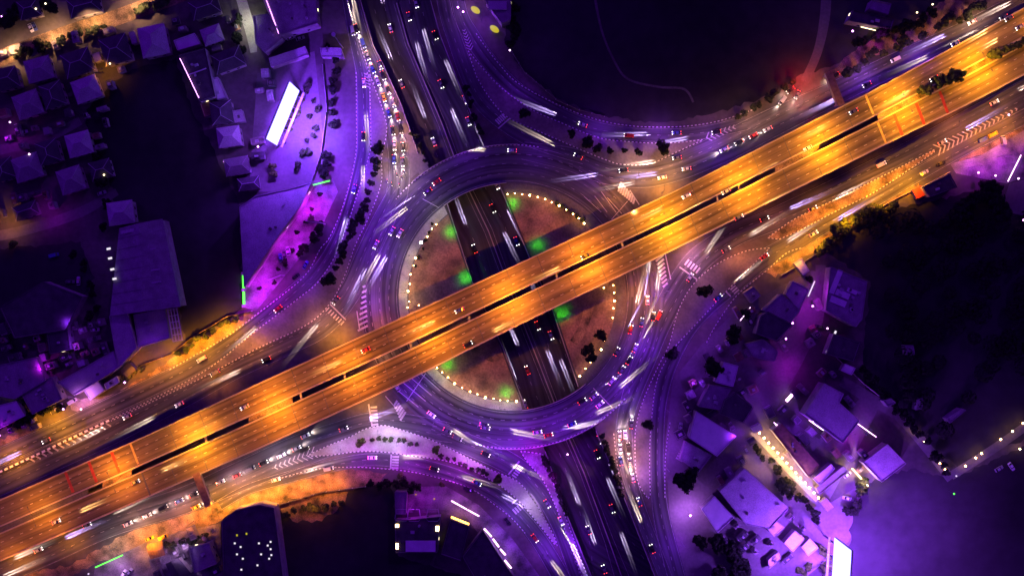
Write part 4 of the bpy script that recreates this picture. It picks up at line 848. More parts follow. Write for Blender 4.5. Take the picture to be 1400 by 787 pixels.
for x, y, w, d, a, h, r, lab in HS:
    building('house', lab, 'house', rect(x, y, w, d, a), h - 1.5, r, 'hip', 'hip-roofed houses of the estate')
BL = [
 ('warehouse', 'large grey-roofed warehouse with four lit vents along its left side', 'warehouse', [(163, 312), (222, 299), (247, 419), (150, 432)], 10, 'r_grey', 'gable', 0, 0),
 ('shed', 'plain violet-grey slanting roof directly below the big warehouse', 'shed', [(150, 432), (174, 428), (187, 475), (162, 503)], 7, 'r_mid', 'flat', 0, 0),
 ('house', 'block around the courtyard below the big warehouse', 'building', [(183, 430), (226, 422), (232, 462), (190, 474)], 5, 'r_mid', 'flat', 5, 0),
 ('shed', 'long violet roof running above the magenta-lit forecourt', 'shed', [(80, 522), (155, 480), (163, 502), (102, 540)], 6, 'r_mid', 'flat', 2, 0),
 ('carport', 'magenta-lit flat canopy on the forecourt', 'canopy', [(115, 533), (134, 521), (143, 533), (124, 546)], 4, 'r_light', 'flat', 0, 0),
 ('shed', 'pale patterned roof beside the sodium lamp on the forecourt', 'shed', [(143, 525), (160, 514), (163, 522), (146, 532)], 4, 'white', 'flat', 3, 0),
 ('hall', 'large dark hipped roof with a long white ridge', 'hall', [(0, 420), (60, 385), (112, 405), (90, 450), (20, 462)], 7, 'r_dark', 'flat', 0, 0),
 ('house', 'small black-roofed block beside the orange-lit yard', 'building', [(64, 455), (92, 450), (96, 478), (68, 484)], 6, 'r_dark', 'flat', 1, 1),
 ('house', 'broad violet-grey roof in the lower left cluster', 'building', [(-5, 500), (50, 488), (62, 520), (20, 545), (-5, 540)], 7, 'r_grey', 'flat', 4, 1),
 ('house', 'cluttered roof block above the yellow-lit verge', 'building', [(28, 535), (70, 515), (85, 545), (45, 566)], 6, 'r_grey', 'flat', 6, 1),
 ('house', 'violet-lit roof at the left edge with bright eaves', 'building', [(-5, 555), (22, 548), (34, 568), (0, 585)], 6, 'r_light', 'flat', 3, 2),
 ('shed', 'little gabled roof with an orange-lit end wall', 'shed', [(165, 505), (176, 494), (186, 505), (172, 516)], 4, 'r_dark', 'gable', 0, 0),
 ('shed', 'bright pale strip roof at the end of the dark field', 'shed', [(238, 56), (266, 46), (274, 60), (243, 69)], 5, 'r_light', 'flat', 0, 0),
 ('row_house', 'long dark row house outlined by violet lamps along the dark field', 'row house', [(244, 76), (280, 66), (294, 132), (273, 139)], 8, 'r_dark', 'flat', 4, 2),
 ('shed', 'magenta-lit passage roof beside the long dark row house', 'shed', [(288, 108), (298, 106), (310, 134), (298, 137)], 4, 'r_light', 'flat', 1, 0),
 ('shed', 'brown lean-to roof at the foot of the row house', 'shed', [(274, 142), (287, 138), (288, 158), (280, 160)], 4, 'rust', 'flat', 0, 0),
 ('shed', 'tiny pale roof pieces beside the dark house under the alley', 'shed', [(318, 152), (330, 150), (334, 166), (322, 168)], 4, 'r_mid', 'flat', 1, 0),
 ('factory', 'large violet-grey flat roof at the top beside the compound', 'factory', [(352, -20), (430, -20), (434, 32), (384, 48), (368, 20)], 9, 'r_grey', 'flat', 8, 1),
 ('factory', 'long plain roof wing left of the large top factory roof', 'factory', [(346, 22), (366, 20), (386, 52), (362, 72), (350, 60)], 7, 'r_grey', 'flat', 3, 0),
 ('shed', 'pale slab-roofed shed above the glaring billboard', 'shed', [(368, 80), (417, 64), (421, 75), (371, 92)], 5, 'r_mid', 'flat', 0, 0),
 ('house', 'wall-enclosed block in the corner of the billboard compound', 'building', [(438, 66), (466, 66), (470, 78), (440, 78)], 4, 'r_mid', 'flat', 1, 0),
 ('mall', 'broad pale-violet mall roof with a toothed edge along the plaza', 'mall', [(328, 283), (350, 268), (398, 258), (425, 250), (412, 280), (388, 312), (360, 352), (346, 374), (334, 392)], 9, 'r_mid', 'flat', 3, 0),
 ('shop', 'shop block at the top edge with a domed drive', 'shop', [(662, -20), (664, 2), (686, 32), (698, 27), (699, -20)], 8, 'r_grey', 'flat', 2, 1),
 ('warehouse', 'big dark warehouse with scattered square skylights under the yellow verge', 'warehouse', [(303, 712), (321, 697), (355, 690), (374, 694), (388, 800), (306, 800)], 11, 'r_dark', 'flat', 0, 0),
 ('shop', 'flat-roofed building with orange-lit wall corners and a white slab', 'shop', [(540, 712), (602, 706), (598, 755), (541, 755)], 6, 'r_dark', 'flat', 3, 1),
 ('shed', 'narrow plain annex above the orange-cornered building', 'shed', [(540, 672), (556, 672), (555, 702), (541, 702)], 6, 'r_grey', 'flat', 0, 0),
 ('shop', 'dark shop roof with an orange-lit front strip', 'shop', [(616, 709), (642, 719), (630, 766), (603, 757)], 6, 'r_dark', 'flat', 0, 0),
 ('shop', 'slanted building with a row of white-violet shop lights along its front', 'shop', [(632, 760), (660, 724), (702, 788), (690, 820), (655, 800)], 7, 'r_dark', 'flat', 2, 0),
 ('warehouse', 'pale violet parallelogram roof above the striped steps', 'warehouse', [(952, 562), (1006, 596), (980, 623), (942, 598)], 7, 'r_light', 'flat', 0, 0),
 ('house', 'grey roof with a small bright corner beside the striped steps', 'building', [(937, 603), (973, 622), (955, 645), (930, 628)], 5, 'r_grey', 'flat', 2, 0),
 ('warehouse', 'pale violet roof right of the starlike flood lamp', 'warehouse', [(959, 695), (977, 678), (1003, 707), (981, 727)], 6, 'r_light', 'flat', 0, 0),
 ('warehouse', 'long violet roof with a dark stain along the diagonal lane', 'warehouse', [(984, 671), (1018, 640), (1078, 694), (1052, 722), (1020, 716)], 7, 'r_mid', 'flat', 4, 0),
 ('shed', 'bright blue-violet roof beside the two white panels', 'shed', [(1044, 716), (1056, 708), (1072, 720), (1058, 732)], 5, 'r_light', 'flat', 1, 0),
 ('house', 'black-roofed block behind the pale parallelogram roof', 'building', [(990, 546), (1006, 536), (1030, 556), (1016, 578), (984, 566)], 7, 'r_dark', 'flat', 1, 0),
 ('warehouse', 'very large stepped violet roof in the lower right cluster', 'warehouse', [(1127, 524), (1153, 538), (1147, 550), (1175, 575), (1152, 605), (1100, 566)], 9, 'r_mid', 'flat', 0, 0),
 ('warehouse', 'square violet roof beside the warm-lit terrace', 'warehouse', [(1213, 607), (1238, 633), (1205, 658), (1180, 632)], 7, 'r_mid', 'flat', 0, 0),
 ('shed', 'pale narrow roof left of the warm-lit terrace', 'shed', [(1112, 654), (1136, 634), (1141, 640), (1120, 662)], 5, 'r_light', 'flat', 0, 0),
 ('shed', 'greenish-lit long canopy ending at the terrace', 'shed', [(1116, 667), (1152, 637), (1160, 643), (1120, 675)], 4.5, 'pale', 'flat', 0, 0),
 ('row_house', 'long dull brown roof running beside the stalls lamps', 'row house', [(1056, 588), (1068, 578), (1120, 636), (1106, 652)], 6, 'rust', 'flat', 3, 0),
 ('shed', 'square white-lit roof next to the glaring bottom billboard', 'shed', [(1087, 725), (1100, 736), (1084, 753), (1072, 742)], 5, 'white', 'flat', 0, 0),
 ('shed', 'smaller white-lit roof touching the white trees', 'shed', [(1107, 735), (1118, 748), (1105, 759), (1096, 747)], 5, 'white', 'flat', 0, 0),
 ('shed', 'striped little roof at the bottom edge left of the white roofs', 'shed', [(1050, 765), (1064, 754), (1068, 762), (1052, 776)], 4, 'r_light', 'flat', 2, 0),
 ('house', 'rough flat block with pale broken parapets beside the dark wood', 'building', [(1136, 365), (1185, 385), (1178, 437), (1168, 446), (1129, 424)], 8, 'r_grey', 'flat', 9, 0),
 ('shed', 'pale annex at the lower corner of the rough block', 'shed', [(1153, 424), (1178, 436), (1170, 446), (1150, 434)], 6.5, 'r_light', 'flat', 0, 0),
 ('house', 'roof with faint ribs between the yellow verge and the narrow lane', 'building', [(1074, 402), (1084, 384), (1106, 396), (1092, 424)], 6, 'r_mid', 'flat', 2, 0),
 ('house', 'grey terrace roof above the black courtyard block', 'building', [(1044, 424), (1068, 402), (1094, 424), (1080, 440)], 7, 'r_grey', 'flat', 1, 0),
 ('house', 'black courtyard block with bright lamps on two corners', 'building', [(1040, 432), (1050, 426), (1084, 444), (1062, 466), (1034, 456)], 8, 'r_dark', 'flat', 0, 0),
 ('house', 'row roof with violet-lit eave beside the shaded trees', 'building', [(1020, 470), (1044, 464), (1064, 480), (1058, 494), (1030, 488)], 5, 'r_grey', 'flat', 3, 0),
 ('house', 'dark roof block beside the white ladder-like strip', 'building', [(1140, 456), (1176, 468), (1167, 494), (1130, 484)], 7, 'r_dark', 'flat', 1, 0),
 ('shed', 'small pale hut at the lower end of the dark roof block', 'shed', [(1155, 497), (1169, 503), (1164, 512), (1150, 506)], 4, 'r_light', 'flat', 0, 0),
 ('house', 'pale blue-violet roof at the upper end of the narrow house row', 'building', [(990, 495), (1009, 500), (1002, 528), (978, 522)], 7, 'r_light', 'flat', 4, 0),
 ('house', 'cluttered grey roof continuing the narrow house row downward', 'building', [(970, 526), (1000, 530), (984, 560), (955, 555)], 6, 'r_grey', 'flat', 5, 0),
 ('shed', 'sloping roof with orange-lit edge beside the yellow verge', 'shed', [(1086, 360), (1096, 353), (1106, 370), (1098, 376)], 4, 'r_light', 'flat', 0, 0),
 ('house', 'dim roof behind the violet-lit eaves of the service road yards', 'building', [(1018, 400), (1030, 392), (1040, 404), (1028, 414)], 5, 'r_grey', 'flat', 2, 0),
 ('house', 'dark flat block between the yellow wall and the violet yard', 'building', [(1261, 256), (1298, 238), (1308, 256), (1272, 269)], 6, 'r_dark', 'flat', 2, 0),
 ('house', 'long dark block with violet corner lamps at the upper right', 'building', [(1166, 14), (1222, 28), (1218, 40), (1160, 28)], 7, 'r_dark', 'flat', 2, 1),
 ('house', 'dim violet roof at the top edge above the dark compound', 'building', [(1192, 0), (1218, 6), (1214, 20), (1188, 12)], 6, 'r_grey', 'flat', 0, 0),
 ('shed', 'faint pale roof alone in the dark wood', 'shed', [(1238, 472), (1248, 472), (1250, 484), (1240, 486)], 5, 'r_grey', 'flat', 0, 0),
 ('shed', 'faint slanted roof above the row of warm lamps', 'shed', [(1294, 572), (1314, 558), (1320, 560), (1298, 578)], 5, 'r_grey', 'flat', 0, 0),
 ('shed', 'small faint roof in the wood above the diagonal dark lane', 'shed', [(1208, 548), (1218, 544), (1224, 550), (1214, 556)], 5, 'r_grey', 'flat', 0, 0),
 ('shed', 'tall narrow faint roof in the wood above the dark lane', 'shed', [(1254, 546), (1262, 544), (1260, 558), (1252, 560)], 5, 'r_grey', 'flat', 0, 0),
 ('house', 'violet-lit house corner under the light in the lower left yard', 'building', [(258, 748), (286, 742), (296, 770), (266, 782)], 6, 'r_grey', 'flat', 3, 1),
 ('house', 'small gabled dark house at the bottom edge left of the warehouse', 'building', [(226, 770), (244, 762), (262, 784), (240, 800)], 5, 'r_dark', 'gable', 0, 0),
 ('shed', 'brown slatted roof beside the yellow vans', 'shed', [(200, 744), (222, 738), (226, 758), (206, 764)], 4, 'rust', 'gable', 0, 0),
]
BO = {}
for nm, lab, ct, pts, h, roof, st, un, lit in BL:
    BO[lab] = building(nm, lab, ct, pts, h, roof, st, None, un, 'wall', lit)
def onroof(lab, pts, mname, name, dz=.3, h=.3):
    t, q = BO[lab]; zz = max(v[2] for v in [(0, 0, [x for x in BL if x[1] == lab][0][4])])
    for (x, y, w, d, a) in pts:
        c = P(x, y, zz + dz); MB().box((c.x - t.location.x, c.y - t.location.y, zz + dz), (w, d, h), math.radians(a)).build(name, M[mname], t)
L_ = [x[1] for x in BL]
onroof(L_[0], [(148.5, 340, 1.9, 1.0, 12), (150.5, 353, 1.9, 1.0, 12), (153.5, 368, 1.9, 1.0, 12), (156.5, 381, 1.9, 1.0, 12)], 'e_sky', 'lit_vent', 1.4)
onroof(L_[0], [(179, 315, 10, 1.6, 12), (204, 341, 6, .7, 8), (210, 369, 6, .7, 8), (212, 386, 6, .7, 8), (192, 330, 7, .6, 8)], 'r_mid', 'roof_ridge_vent', 1.9)
onroof([l for l in L_ if 'scattered square' in l][0], [(x, y, .8, .8, 0) for x, y in ((321, 742), (329, 747), (324, 757), (332, 763), (354, 742), (366, 745), (370, 740), (370, 750), (357, 757), (371, 758), (368, 763), (352, 772), (330, 778))], 'e_sky', 'skylight', .1)
onroof([l for l in L_ if 'scattered square' in l][0], [(324, 731, .7, .9, 0), (337, 729, .7, .9, 0)], 'e_yel', 'skylight', .1)
onroof([l for l in L_ if 'orange-lit wall corners' in l][0], [(575, 746, 14.5, 5.4, 0)], 'r_light', 'slab_canopy', 1.2)
onroof([l for l in L_ if 'orange-lit wall corners' in l][0], [(543, 718, 1.6, 1.5, 0), (598, 722, 1.6, 2.4, 0), (543, 746, 1.2, 2.8, 0)], 'e_warm', 'wall_lamp', .2, .15)
onroof([l for l in L_ if 'orange-lit front' in l][0], [(629, 711, 9.2, .8, -22)], 'e_orange', 'lit_strip', .5, .1)
onroof([l for l in L_ if 'domed drive' in l][0], [(680, 8, 9, 4, 0)], 'r_mid', 'roof_block', .8, 1)
onroof([l for l in L_ if 'rough flat' in l][0], [(1143, 385, 2.5, 12, -22), (1152, 402, 7, 3, -22), (1165, 398, 5, 2, -22), (1146, 412, 8, 3, -22)], 'r_light', 'terrace', .3, .4)
onroof([l for l in L_ if 'long dark row' in l][0], [(270, 98, 9, .5, 20)], 'r_light', 'roof_edge', .5, .2)
# lit strips on walls / fronts (shop lights, plus glow put in for roof strips and a facade)
def tube_light(name, lab, a, b, z, m, w=.35, ct='light strip', g=None):
    p, q = P(*a, z), P(*b, z); d = q - p; m_ = (p + q) / 2
    t = thing(name, lab, ct, (m_.x, m_.y, 0), math.atan2(d.y, d.x), g)
    MB().box((0, 0, z), (d.length, w, .14)).build('lit_tube', M[m], t)
    for s in (-.45, .45): MB().tube([(d.length * s, 0, 0), (d.length * s, 0, z - .07)], .06, 6).build('post', M['steel'], t)
tube_light('light_strip', 'thin violet roof strip made to glow along the drive above the slanted shop', (617, 684), (655, 705), 4, 'e_shop', .5)  # thin violet roof, its light put in as an emitting bar
for i, (a, b) in enumerate((((662, 722), (672, 733)), ((674, 736), (682, 747)), ((684, 750), (691, 758)), ((690, 765), (699, 776)))):
    tube_light('light_strip', '%s bright white-violet light bar from the top of the slanted shop front' % ORD[i], a, b, 4.5, 'e_shop', .7, g='light bars on the slanted shop front')
tube_light('light_strip', 'short white ladder-like roof strip made to glow beside the dark roof block', (1143, 452), (1130, 482), 5, 'e_sky', 1.0)  # white roof strip, brightness put in as emission
tube_light('light_strip', 'white lit strip beside the narrow lane near the ribbed roof', (1114, 384), (1105, 405), 4, 'e_sky', .6)
tube_light('light_strip', 'glowing bar for the white-lit facade at the black courtyard corner', (1075, 548), (1086, 536), 4, 'e_shop', 1.4)  # white-lit facade, its light put into an emitting bar
tube_light('light_strip', 'violet eave light on the stepped roof, upper piece', (1106, 574), (1126, 588), 3.5, 'e_shop', .35)
tube_light('light_strip', 'magenta eave light along the yard behind the stepped roof', (1170, 577), (1198, 597), 3.5, 'e_shop', .35)
tube_light('light_strip', 'violet light along the long brown roof edge', (1058, 577), (1080, 600), 3.5, 'e_shop', .3)
tube_light('light_strip', 'warm-lit beam across the terrace', (1165, 640), (1187, 664), 3, 'e_warm', .4)
tube_light('light_strip', 'greenish white lit bar in the dark compound at the upper right', (1177, 37), (1198, 42), 4, 'e_win', .35)
tube_light('light_strip', 'violet-lit edge of the violet yard at its right side', (1396, 212), (1378, 248), 3, 'e_shop', .35)
tube_light('light_strip', 'green-lit sign beam above the forecourt at the photo bottom', (130, 775), (168, 758), 4, 'e_green', .5)
tube_light('light_strip', 'green-glowing plaza roof edge beside the mall corner', (428, 253), (451, 247), 9, 'e_green', .6)  # green edge, no lamp; its glow is put in as emission
tube_light('light_strip', 'violet lamp line along the left edge of the dark row house', (246, 80), (272, 134), 8.6, 'e_purple', .12)
tube_light('light_strip', 'violet lit wall edge beside the narrow house above the plaza', (306, 220), (311, 234), 5, 'e_shop', .6)
tube_light('light_strip', 'violet edge light on the roof beside the radio pole compound', (364, 0), (381, 46), 9.2, 'e_purple', .10)
tube_light('light_strip', 'long violet gutter light beside the mall and plaza', (424, 262), (392, 312), 4, 'e_shop', .22)
tube_light('light_strip', 'violet eave glow in the middle of the service road yards', (1012, 438), (1026, 420), 4, 'e_shop', .3)
# small bright lamps on buildings: short wall lamps on poles
WL = [(1045, 427, 'e_purple'), (1079, 441, 'e_purple'), (1070, 462, 'e_purple'), (1126, 448, 'e_shop'), (1106, 418, 'e_purple'), (627, 15, 'e_purple'), (697, 73, 'e_shop'), (634, 21, 'e_purple'),
      (357, 203, 'e_purple'), (384, 320, 'e_red'), (118, 557, 'e_shop'), (94, 557, 'e_purple'), (8, 592, 'e_purple'), (22, 170, 'e_shop'), (48, 213, 'e_shop'), (110, 257, 'e_shop'), (157, 91, 'e_win'), (149, 241, 'e_win'),
      (177, 521, 'e_purple'), (1353, 242, 'e_shop'), (1384, 246, 'e_shop'), (1371, 160, 'e_shop'), (1247, 22, 'e_win'), (1268, 11, 'e_win'), (1160, 47, 'e_purple'), (1330, 238, 'e_purple'), (320, 762, 'e_purple'), (128, 779, 'e_sky'),
      (1057, 578, 'e_shop'), (1107, 573, 'e_shop'), (570, 672, 'e_yel'), (595, 678, 'e_yel'), (775, 618, 'e_shop'), (1297, 671, 'e_green'), (70, 10, 'e_win'), (57, 17, 'e_win'), (10, 27, 'e_purple'), (1391, 302, 'e_purple'), (1300, 647, 'e_sky')]
WW = ['upper-left corner of the black courtyard block', 'right corner of the black courtyard block', 'lower corner of the black courtyard block', 'car parked by the rough block', 'narrow lane middle', 'shops at the top photo edge', 'shop corner beside the upper slip road', 'top edge shops, lower one',
      'compound left of the glaring billboard', 'plaza gutter, glowing red', 'checkered-barrier end of the forecourt', 'green sign on the forecourt', 'left-edge roofs beside the verge', 'upper house lane', 'house corner beside the lone square house', 'lower corner of the violet-lit house', 'yellow back yard', 'orange yard pile', 'dirt verge below the warehouse',
      'violet yard lower edge, middle', 'violet yard lower right corner', 'trucks beside the violet yard', 'dark wood at the upper right, lower yellow lamp', 'dark wood at the upper right, upper yellow lamp', 'dark compound at the upper right', 'violet yard lower edge, left', 'bottom-left yard', 'green sign beam end', 'long brown roof end', 'stepped roof lower eave', 'quiet forecourt, left yellow lamp', 'quiet forecourt, right yellow lamp', 'top of the sunken highway under the roundabout', 'bright green point in the violet field', 'top-left trees, right lamp', 'top-left trees, left lamp', 'top-left corner with violet glow', 'pale drive at the right photo edge', 'lower end of the dark diagonal lane']
pl = None
for (x, y, m), w in zip(WL, WW):
    t = thing('post_lamp', 'small bright post lamp at the %s' % w, 'lamp', P(x, y))
    MB().tube([(0, 0, 0), (0, 0, 5.6)], [.07, .05], 6).build('post', M['steel'], t); MB().ball((0, 0, 5.9), .45, 8, 6).build('lamp_bulb', M[m], t)
for i, t_ in enumerate([i / 13 for i in range(14)]):
    globe(P(1036 + 80 * t_, 590 + 88 * t_), '%s warm lamp from the upper end of the bright diagonal stall path' % ORD[i], 'warm lamps along the stall path', 1.5)
for i, (x, y) in enumerate([(1248, 587), (1260, 602), (1282, 632), (1289, 640)]): globe(P(x, y), '%s warm lamp down the dark diagonal lane beside the field' % ORD[i], 'warm lamps on the dark lane', 1.1)
for i, (x, y) in enumerate([(1316, 635), (1330, 624), (1338, 618), (1364, 599), (1380, 588), (1394, 577), (1390, 612)]): globe(P(x, y), '%s warm lamp climbing from the lane corner toward the right edge' % ORD[i], 'warm lamps toward the right edge', 1.3)
# small sheds and lean-tos crowding the yards
def in_poly(x, y, poly):
    c = False
    for (x1, y1), (x2, y2) in zip(poly, poly[1:] + poly[:1]):
        if (y1 > y) != (y2 > y) and x < (x2 - x1) * (y - y1) / (y2 - y1) + x1: c = not c
    return c
FOOT = [x[3] for x in BL] + [rect(h_[0], h_[1], h_[2] + 4, h_[3] + 4, h_[4]) for h_ in HS]
rs_ = random.Random(11)
def clutter(zone, n, ang, lab, group, lanes=()):
    k = 0; tries = 0
    while k < n and tries < 4000:
        tries += 1; xs = [p[0] for p in zone]; ys = [p[1] for p in zone]; x, y = rs_.uniform(min(xs), max(xs)), rs_.uniform(min(ys), max(ys))
        if not in_poly(x, y, zone): continue
        w, d = rs_.uniform(7, 18), rs_.uniform(5, 11); r = rect(x, y, w, d, ang + rs_.choice([0, 90]) + rs_.uniform(-4, 4)); big = rect(x, y, w + 5, d + 5, ang)
        if any(in_poly(px_, py_, f) for f in FOOT for px_, py_ in r + [(x, y)]) or any(in_poly(fx, fy, big) for f in FOOT for fx, fy in f): continue
        if any(abs((b[0] - a[0]) * (a[1] - y) - (a[0] - x) * (b[1] - a[1])) / math.hypot(b[0] - a[0], b[1] - a[1]) < 13 and min(a[1], b[1]) - 6 < y < max(a[1], b[1]) + 6 for a, b in lanes): continue
        FOOT.append(r); k += 1
        building('hut', lab, 'hut', r, rs_.uniform(2.6, 5), rs_.choice(['r_grey', 'r_dark', 'r_mid', 'r_dark', 'rust', 'r_tile']), rs_.choice(['flat', 'gable', 'flat']), group, rs_.choice([0, 1, 1, 2]), parapet=.2)
clutter([(940, 520), (1000, 430), (1070, 390), (1120, 380), (1128, 440), (1060, 560), (1000, 660), (925, 660), (925, 560)], 34, -60, 'small dim hut roof crowded between the houses beside the service road', 'small huts beside the service road', (((1122, 362), (1080, 495)), ((1080, 495), (1030, 568)), ((1030, 568), (965, 655))))
clutter([(1050, 570), (1130, 500), (1180, 560), (1190, 640), (1130, 690), (1060, 600)], 16, 42, 'small dim hut roof in the yards round the stepped violet roof', 'small huts round the stepped roof')
clutter([(1000, 640), (1100, 720), (1080, 780), (985, 740)], 10, 42, 'small hut roof beside the long violet roof near the bottom billboard', 'small huts near the bottom billboard')
clutter([(0, 440), (140, 440), (150, 480), (80, 520), (100, 545), (40, 590), (0, 590)], 26, 20, 'small dim roof piece in the crowded lower-left block', 'small roofs in the lower-left block')
clutter([(0, 70), (210, 30), (330, 20), (340, 90), (280, 60), (170, 95), (130, 220), (60, 300), (0, 300)], 34, 16, 'small dark garage roof tucked between the hip-roofed houses', 'garages between the houses')
clutter([(205, 745), (300, 715), (300, 790), (205, 790)], 9, 25, 'small cluttered roof in the yard below the lower frontage road', 'small roofs below the lower road')
clutter([(345, 95), (380, 95), (360, 200), (345, 250)], 6, 8, 'small shed at the left side of the billboard compound', 'sheds in the billboard compound')
# the two yellow domes
for i, (x, y) in enumerate([(650, 14), (676, 40)]):
    t = thing('dome_canopy', ('upper' if i == 0 else 'lower') + ' yellow-lit oval canopy on the drive of the top-edge shops', 'canopy', P(x, y, 3.2).xy.to_3d(), math.radians(-35))
    d_ = MB().ball((0, 0, 3.2), 1.5, 14, 8, .35); d_.v = [(x * 1.7, y, z) for x, y, z in d_.v]; d_.build('dome', M['e_yel'], t)  # canopy's yellow light is put into an emitting dome
    for s in (-1, 1): MB().tube([(s * 1.2, 0, 0), (s * 1.2, 0, 2.6)], .08, 6).build('post', M['steel'], t)
# green-topped plaza fence, red shed
def fence(name, lab, pts, h, m, w=.3):
    l = [P(a, b) for a, b in pts]; t = thing(name, lab, 'fence', tuple(l[0])); k = MB(); ps = []
    D = dist(l); s = 0
    for a, b in zip(l, l[1:]):
        d = b - a; m_ = (a + b) / 2 - l[0]; k.box((m_.x, m_.y, h / 2 + .1), (d.length, w * .4, h - .1), math.atan2(d.y, d.x))
    k.build('fence_panel', M[m], t); q = MB()
    n = max(2, int(D[-1] / 6))
    for i in range(n + 1): p = sample(l, D, D[-1] * i / n) - l[0]; MB().box((p.x, p.y, (h + .2) / 2), (w, w, h + .2)).build('post', M['pipe'], t)
    return t
gfn = fence('fence', 'glowing green fence at the left end of the plaza', [(333.5, 374), (334.5, 418)], 2.2, 'e_green', 1.6)  # panel is no lamp; green light is put into its material
fence('fence', 'wall along the field side of the yellow-lit slip road verge', [(345, 425), (312, 432), (262, 462), (235, 484), (190, 500)], 1.8, 'dirt')
fence('fence', 'low orange-lit wall between the right-hand verge and the dark wood', [(1068, 376), (1098, 358), (1130, 338)], 1.8, 'concrete')
fence('fence', 'orange-lit wall behind the bushes at the right-hand verge', [(1205, 282), (1235, 266), (1262, 254), (1296, 236)], 2.0, 'parapet')
fence('fence', 'thin fence along the edge of the dark upper field', [(700, 72), (716, 98), (762, 138), (790, 150), (826, 160)], 1.6, 'darkconc')
fence('fence', 'fence along the top of the dark lower field', [(378, 690), (440, 672), (500, 664)], 2.0, 'darkconc')
fence('fence', 'fence between the diagonal lane and the dark hedge', [(1132, 478), (1180, 524), (1200, 540)], 1.8, 'concrete')
fence('fence', 'boundary fence at the right of the billboard compound', [(442, 90), (448, 150), (440, 210), (428, 246)], 2.2, 'pipe')
rs = thing('shed', 'small red-lit shed at the corner of the yellow wall', 'shed', P(1256, 263, 3), math.radians(25)); rs.location.z = 0
MB().box((0, 0, 1.4), (4.2, 4.6, 2.8)).build('wall', M['wall'], rs); MB().box((0, 0, 2.9), (4.6, 5, .2)).build('roof', M['r_red'], rs)
# striped steps
st = thing('steps', 'black and white striped steps beside the pale parallelogram roof', 'steps', P(934, 618), math.radians(60))
for i in range(7): MB().box((i * 1.3 - 4, 0, .2 + .12 * i), (.75, 3.6, .4 + .24 * i)).build('step', M['concrete'], st)
wl = thing('lattice_roof', 'white grid of roof frames at the lower right corner of the warehouse', 'roof frame', P(239, 444, 6).xy.to_3d(), math.radians(-80))
for j in range(4): MB().box((0, j * 1.5 - 2.2, 6), (16, .45, .2)).build('rail', M['white'], wl)
for j in range(6): MB().box((j * 3.1 - 7.7, 0, 5.7), (.35, 5, .2)).build('cross_rail', M['white'], wl)
for s in (-7, 7): MB().tube([(s, 0, 0), (s, 0, 5.6)], .15, 6).build('post', M['pipe'], wl)
for i, x in enumerate((549, 566, 592)):
    pg = thing('pergola', '%s rounded frame above the orange-cornered building' % ['left', 'middle', 'right'][i], 'pergola', P(x, 704, 6).xy.to_3d(), 0, 'rounded frames above the building')
    k = MB(); k.tube([(-2.6, 3, 6.2), (-3.2, -1.6, 6.2), (-2.2, -2.8, 6.2), (2.2, -2.8, 6.2), (3.2, -1.6, 6.2), (2.6, 3, 6.2)], .16, 6).tube([(-2.6, 3, 6.2), (2.6, 3, 6.2)], .16, 6); k.build('frame', M['pipe'], pg)
    for s in (-2.4, 2.4): MB().tube([(s, -2.6, 0), (s, -2.6, 6.2)], .1, 6).build('post', M['pipe'], pg)

# footbridges over the frontage roads
def footbridge(lab, a, b, w=3.0, z=6.5):
    p, q = P(*a, z), P(*b, z); d = q - p; m_ = (p + q) / 2; L = d.length
    t = thing('footbridge', lab, 'footbridge', (m_.x, m_.y, 0), math.atan2(d.y, d.x))
    MB().box((0, 0, z - .6), (L, w, .5)).build('walkway', M['concrete'], t)
    MB().box((0, 0, z + 2.2), (L + .6, w + .5, .15)).build('roof', M['rust'], t)
    k = MB()
    for s in (-1, 1):
        for i in range(9): k.tube([(-L / 2 + L * i / 8, s * w / 2, z - .4), (-L / 2 + L * i / 8, s * w / 2, z + 2.15)], .07, 5)
        k.box((0, s * w / 2, z + .6), (L, .08, .08))
    k.build('railing', M['pipe'], t)
    for s in (-1, 1):
        MB().tube([(s * L * .46, 0, 0), (s * L * .46, 0, z - .86)], .45, 10).build('pier', M['concrete'], t)
footbridge('brown-roofed footbridge over the upper frontage road beside the flyover', (1131, 100), (1148, 144))
footbridge('brown-roofed footbridge over the lower frontage road among the queueing cars', (270, 646), (286, 690))
def gantry(lab, a, b, z=6.5):
    p, q = P(*a, z), P(*b, z); d = q - p; m_ = (p + q) / 2; L = d.length
    t = thing('sign_gantry', lab, 'sign gantry', (m_.x, m_.y, 0), math.atan2(d.y, d.x))
    for s in (-1, 1): MB().tube([(s * L / 2, 0, 0), (s * L / 2, 0, z)], .2, 8).build('post', M['pipe'], t)
    MB().box((0, 0, z + .1), (L, .5, .3)).box((0, 0, z - 1.0), (L, .3, .2)).build('truss', M['pipe'], t)
    MB().box((0, .3, z - .5), (L * .6, .12, 2.0)).build('sign_board', M['r_dark'], t)
gantry('steel sign gantry crossing the plaza drive among dark trees', (418, 302), (441, 305), 7)
gantry('steel gantry across the lower plaza drive beside the parked cars', (366, 383), (384, 376), 7)
rp = thing('radio_mast', 'tall thin mast leaning outward in view in the compound above the billboard', 'mast', P(469, 66))
MB().tube([(0, 0, 0), (0, 0, 26)], [.35, .15], 8).build('pole', M['pipe'], rp); MB().tube([(0, 0, 25.5), (0, 0, 26.3)], 1.0, 10).build('antenna_head', M['white'], rp)

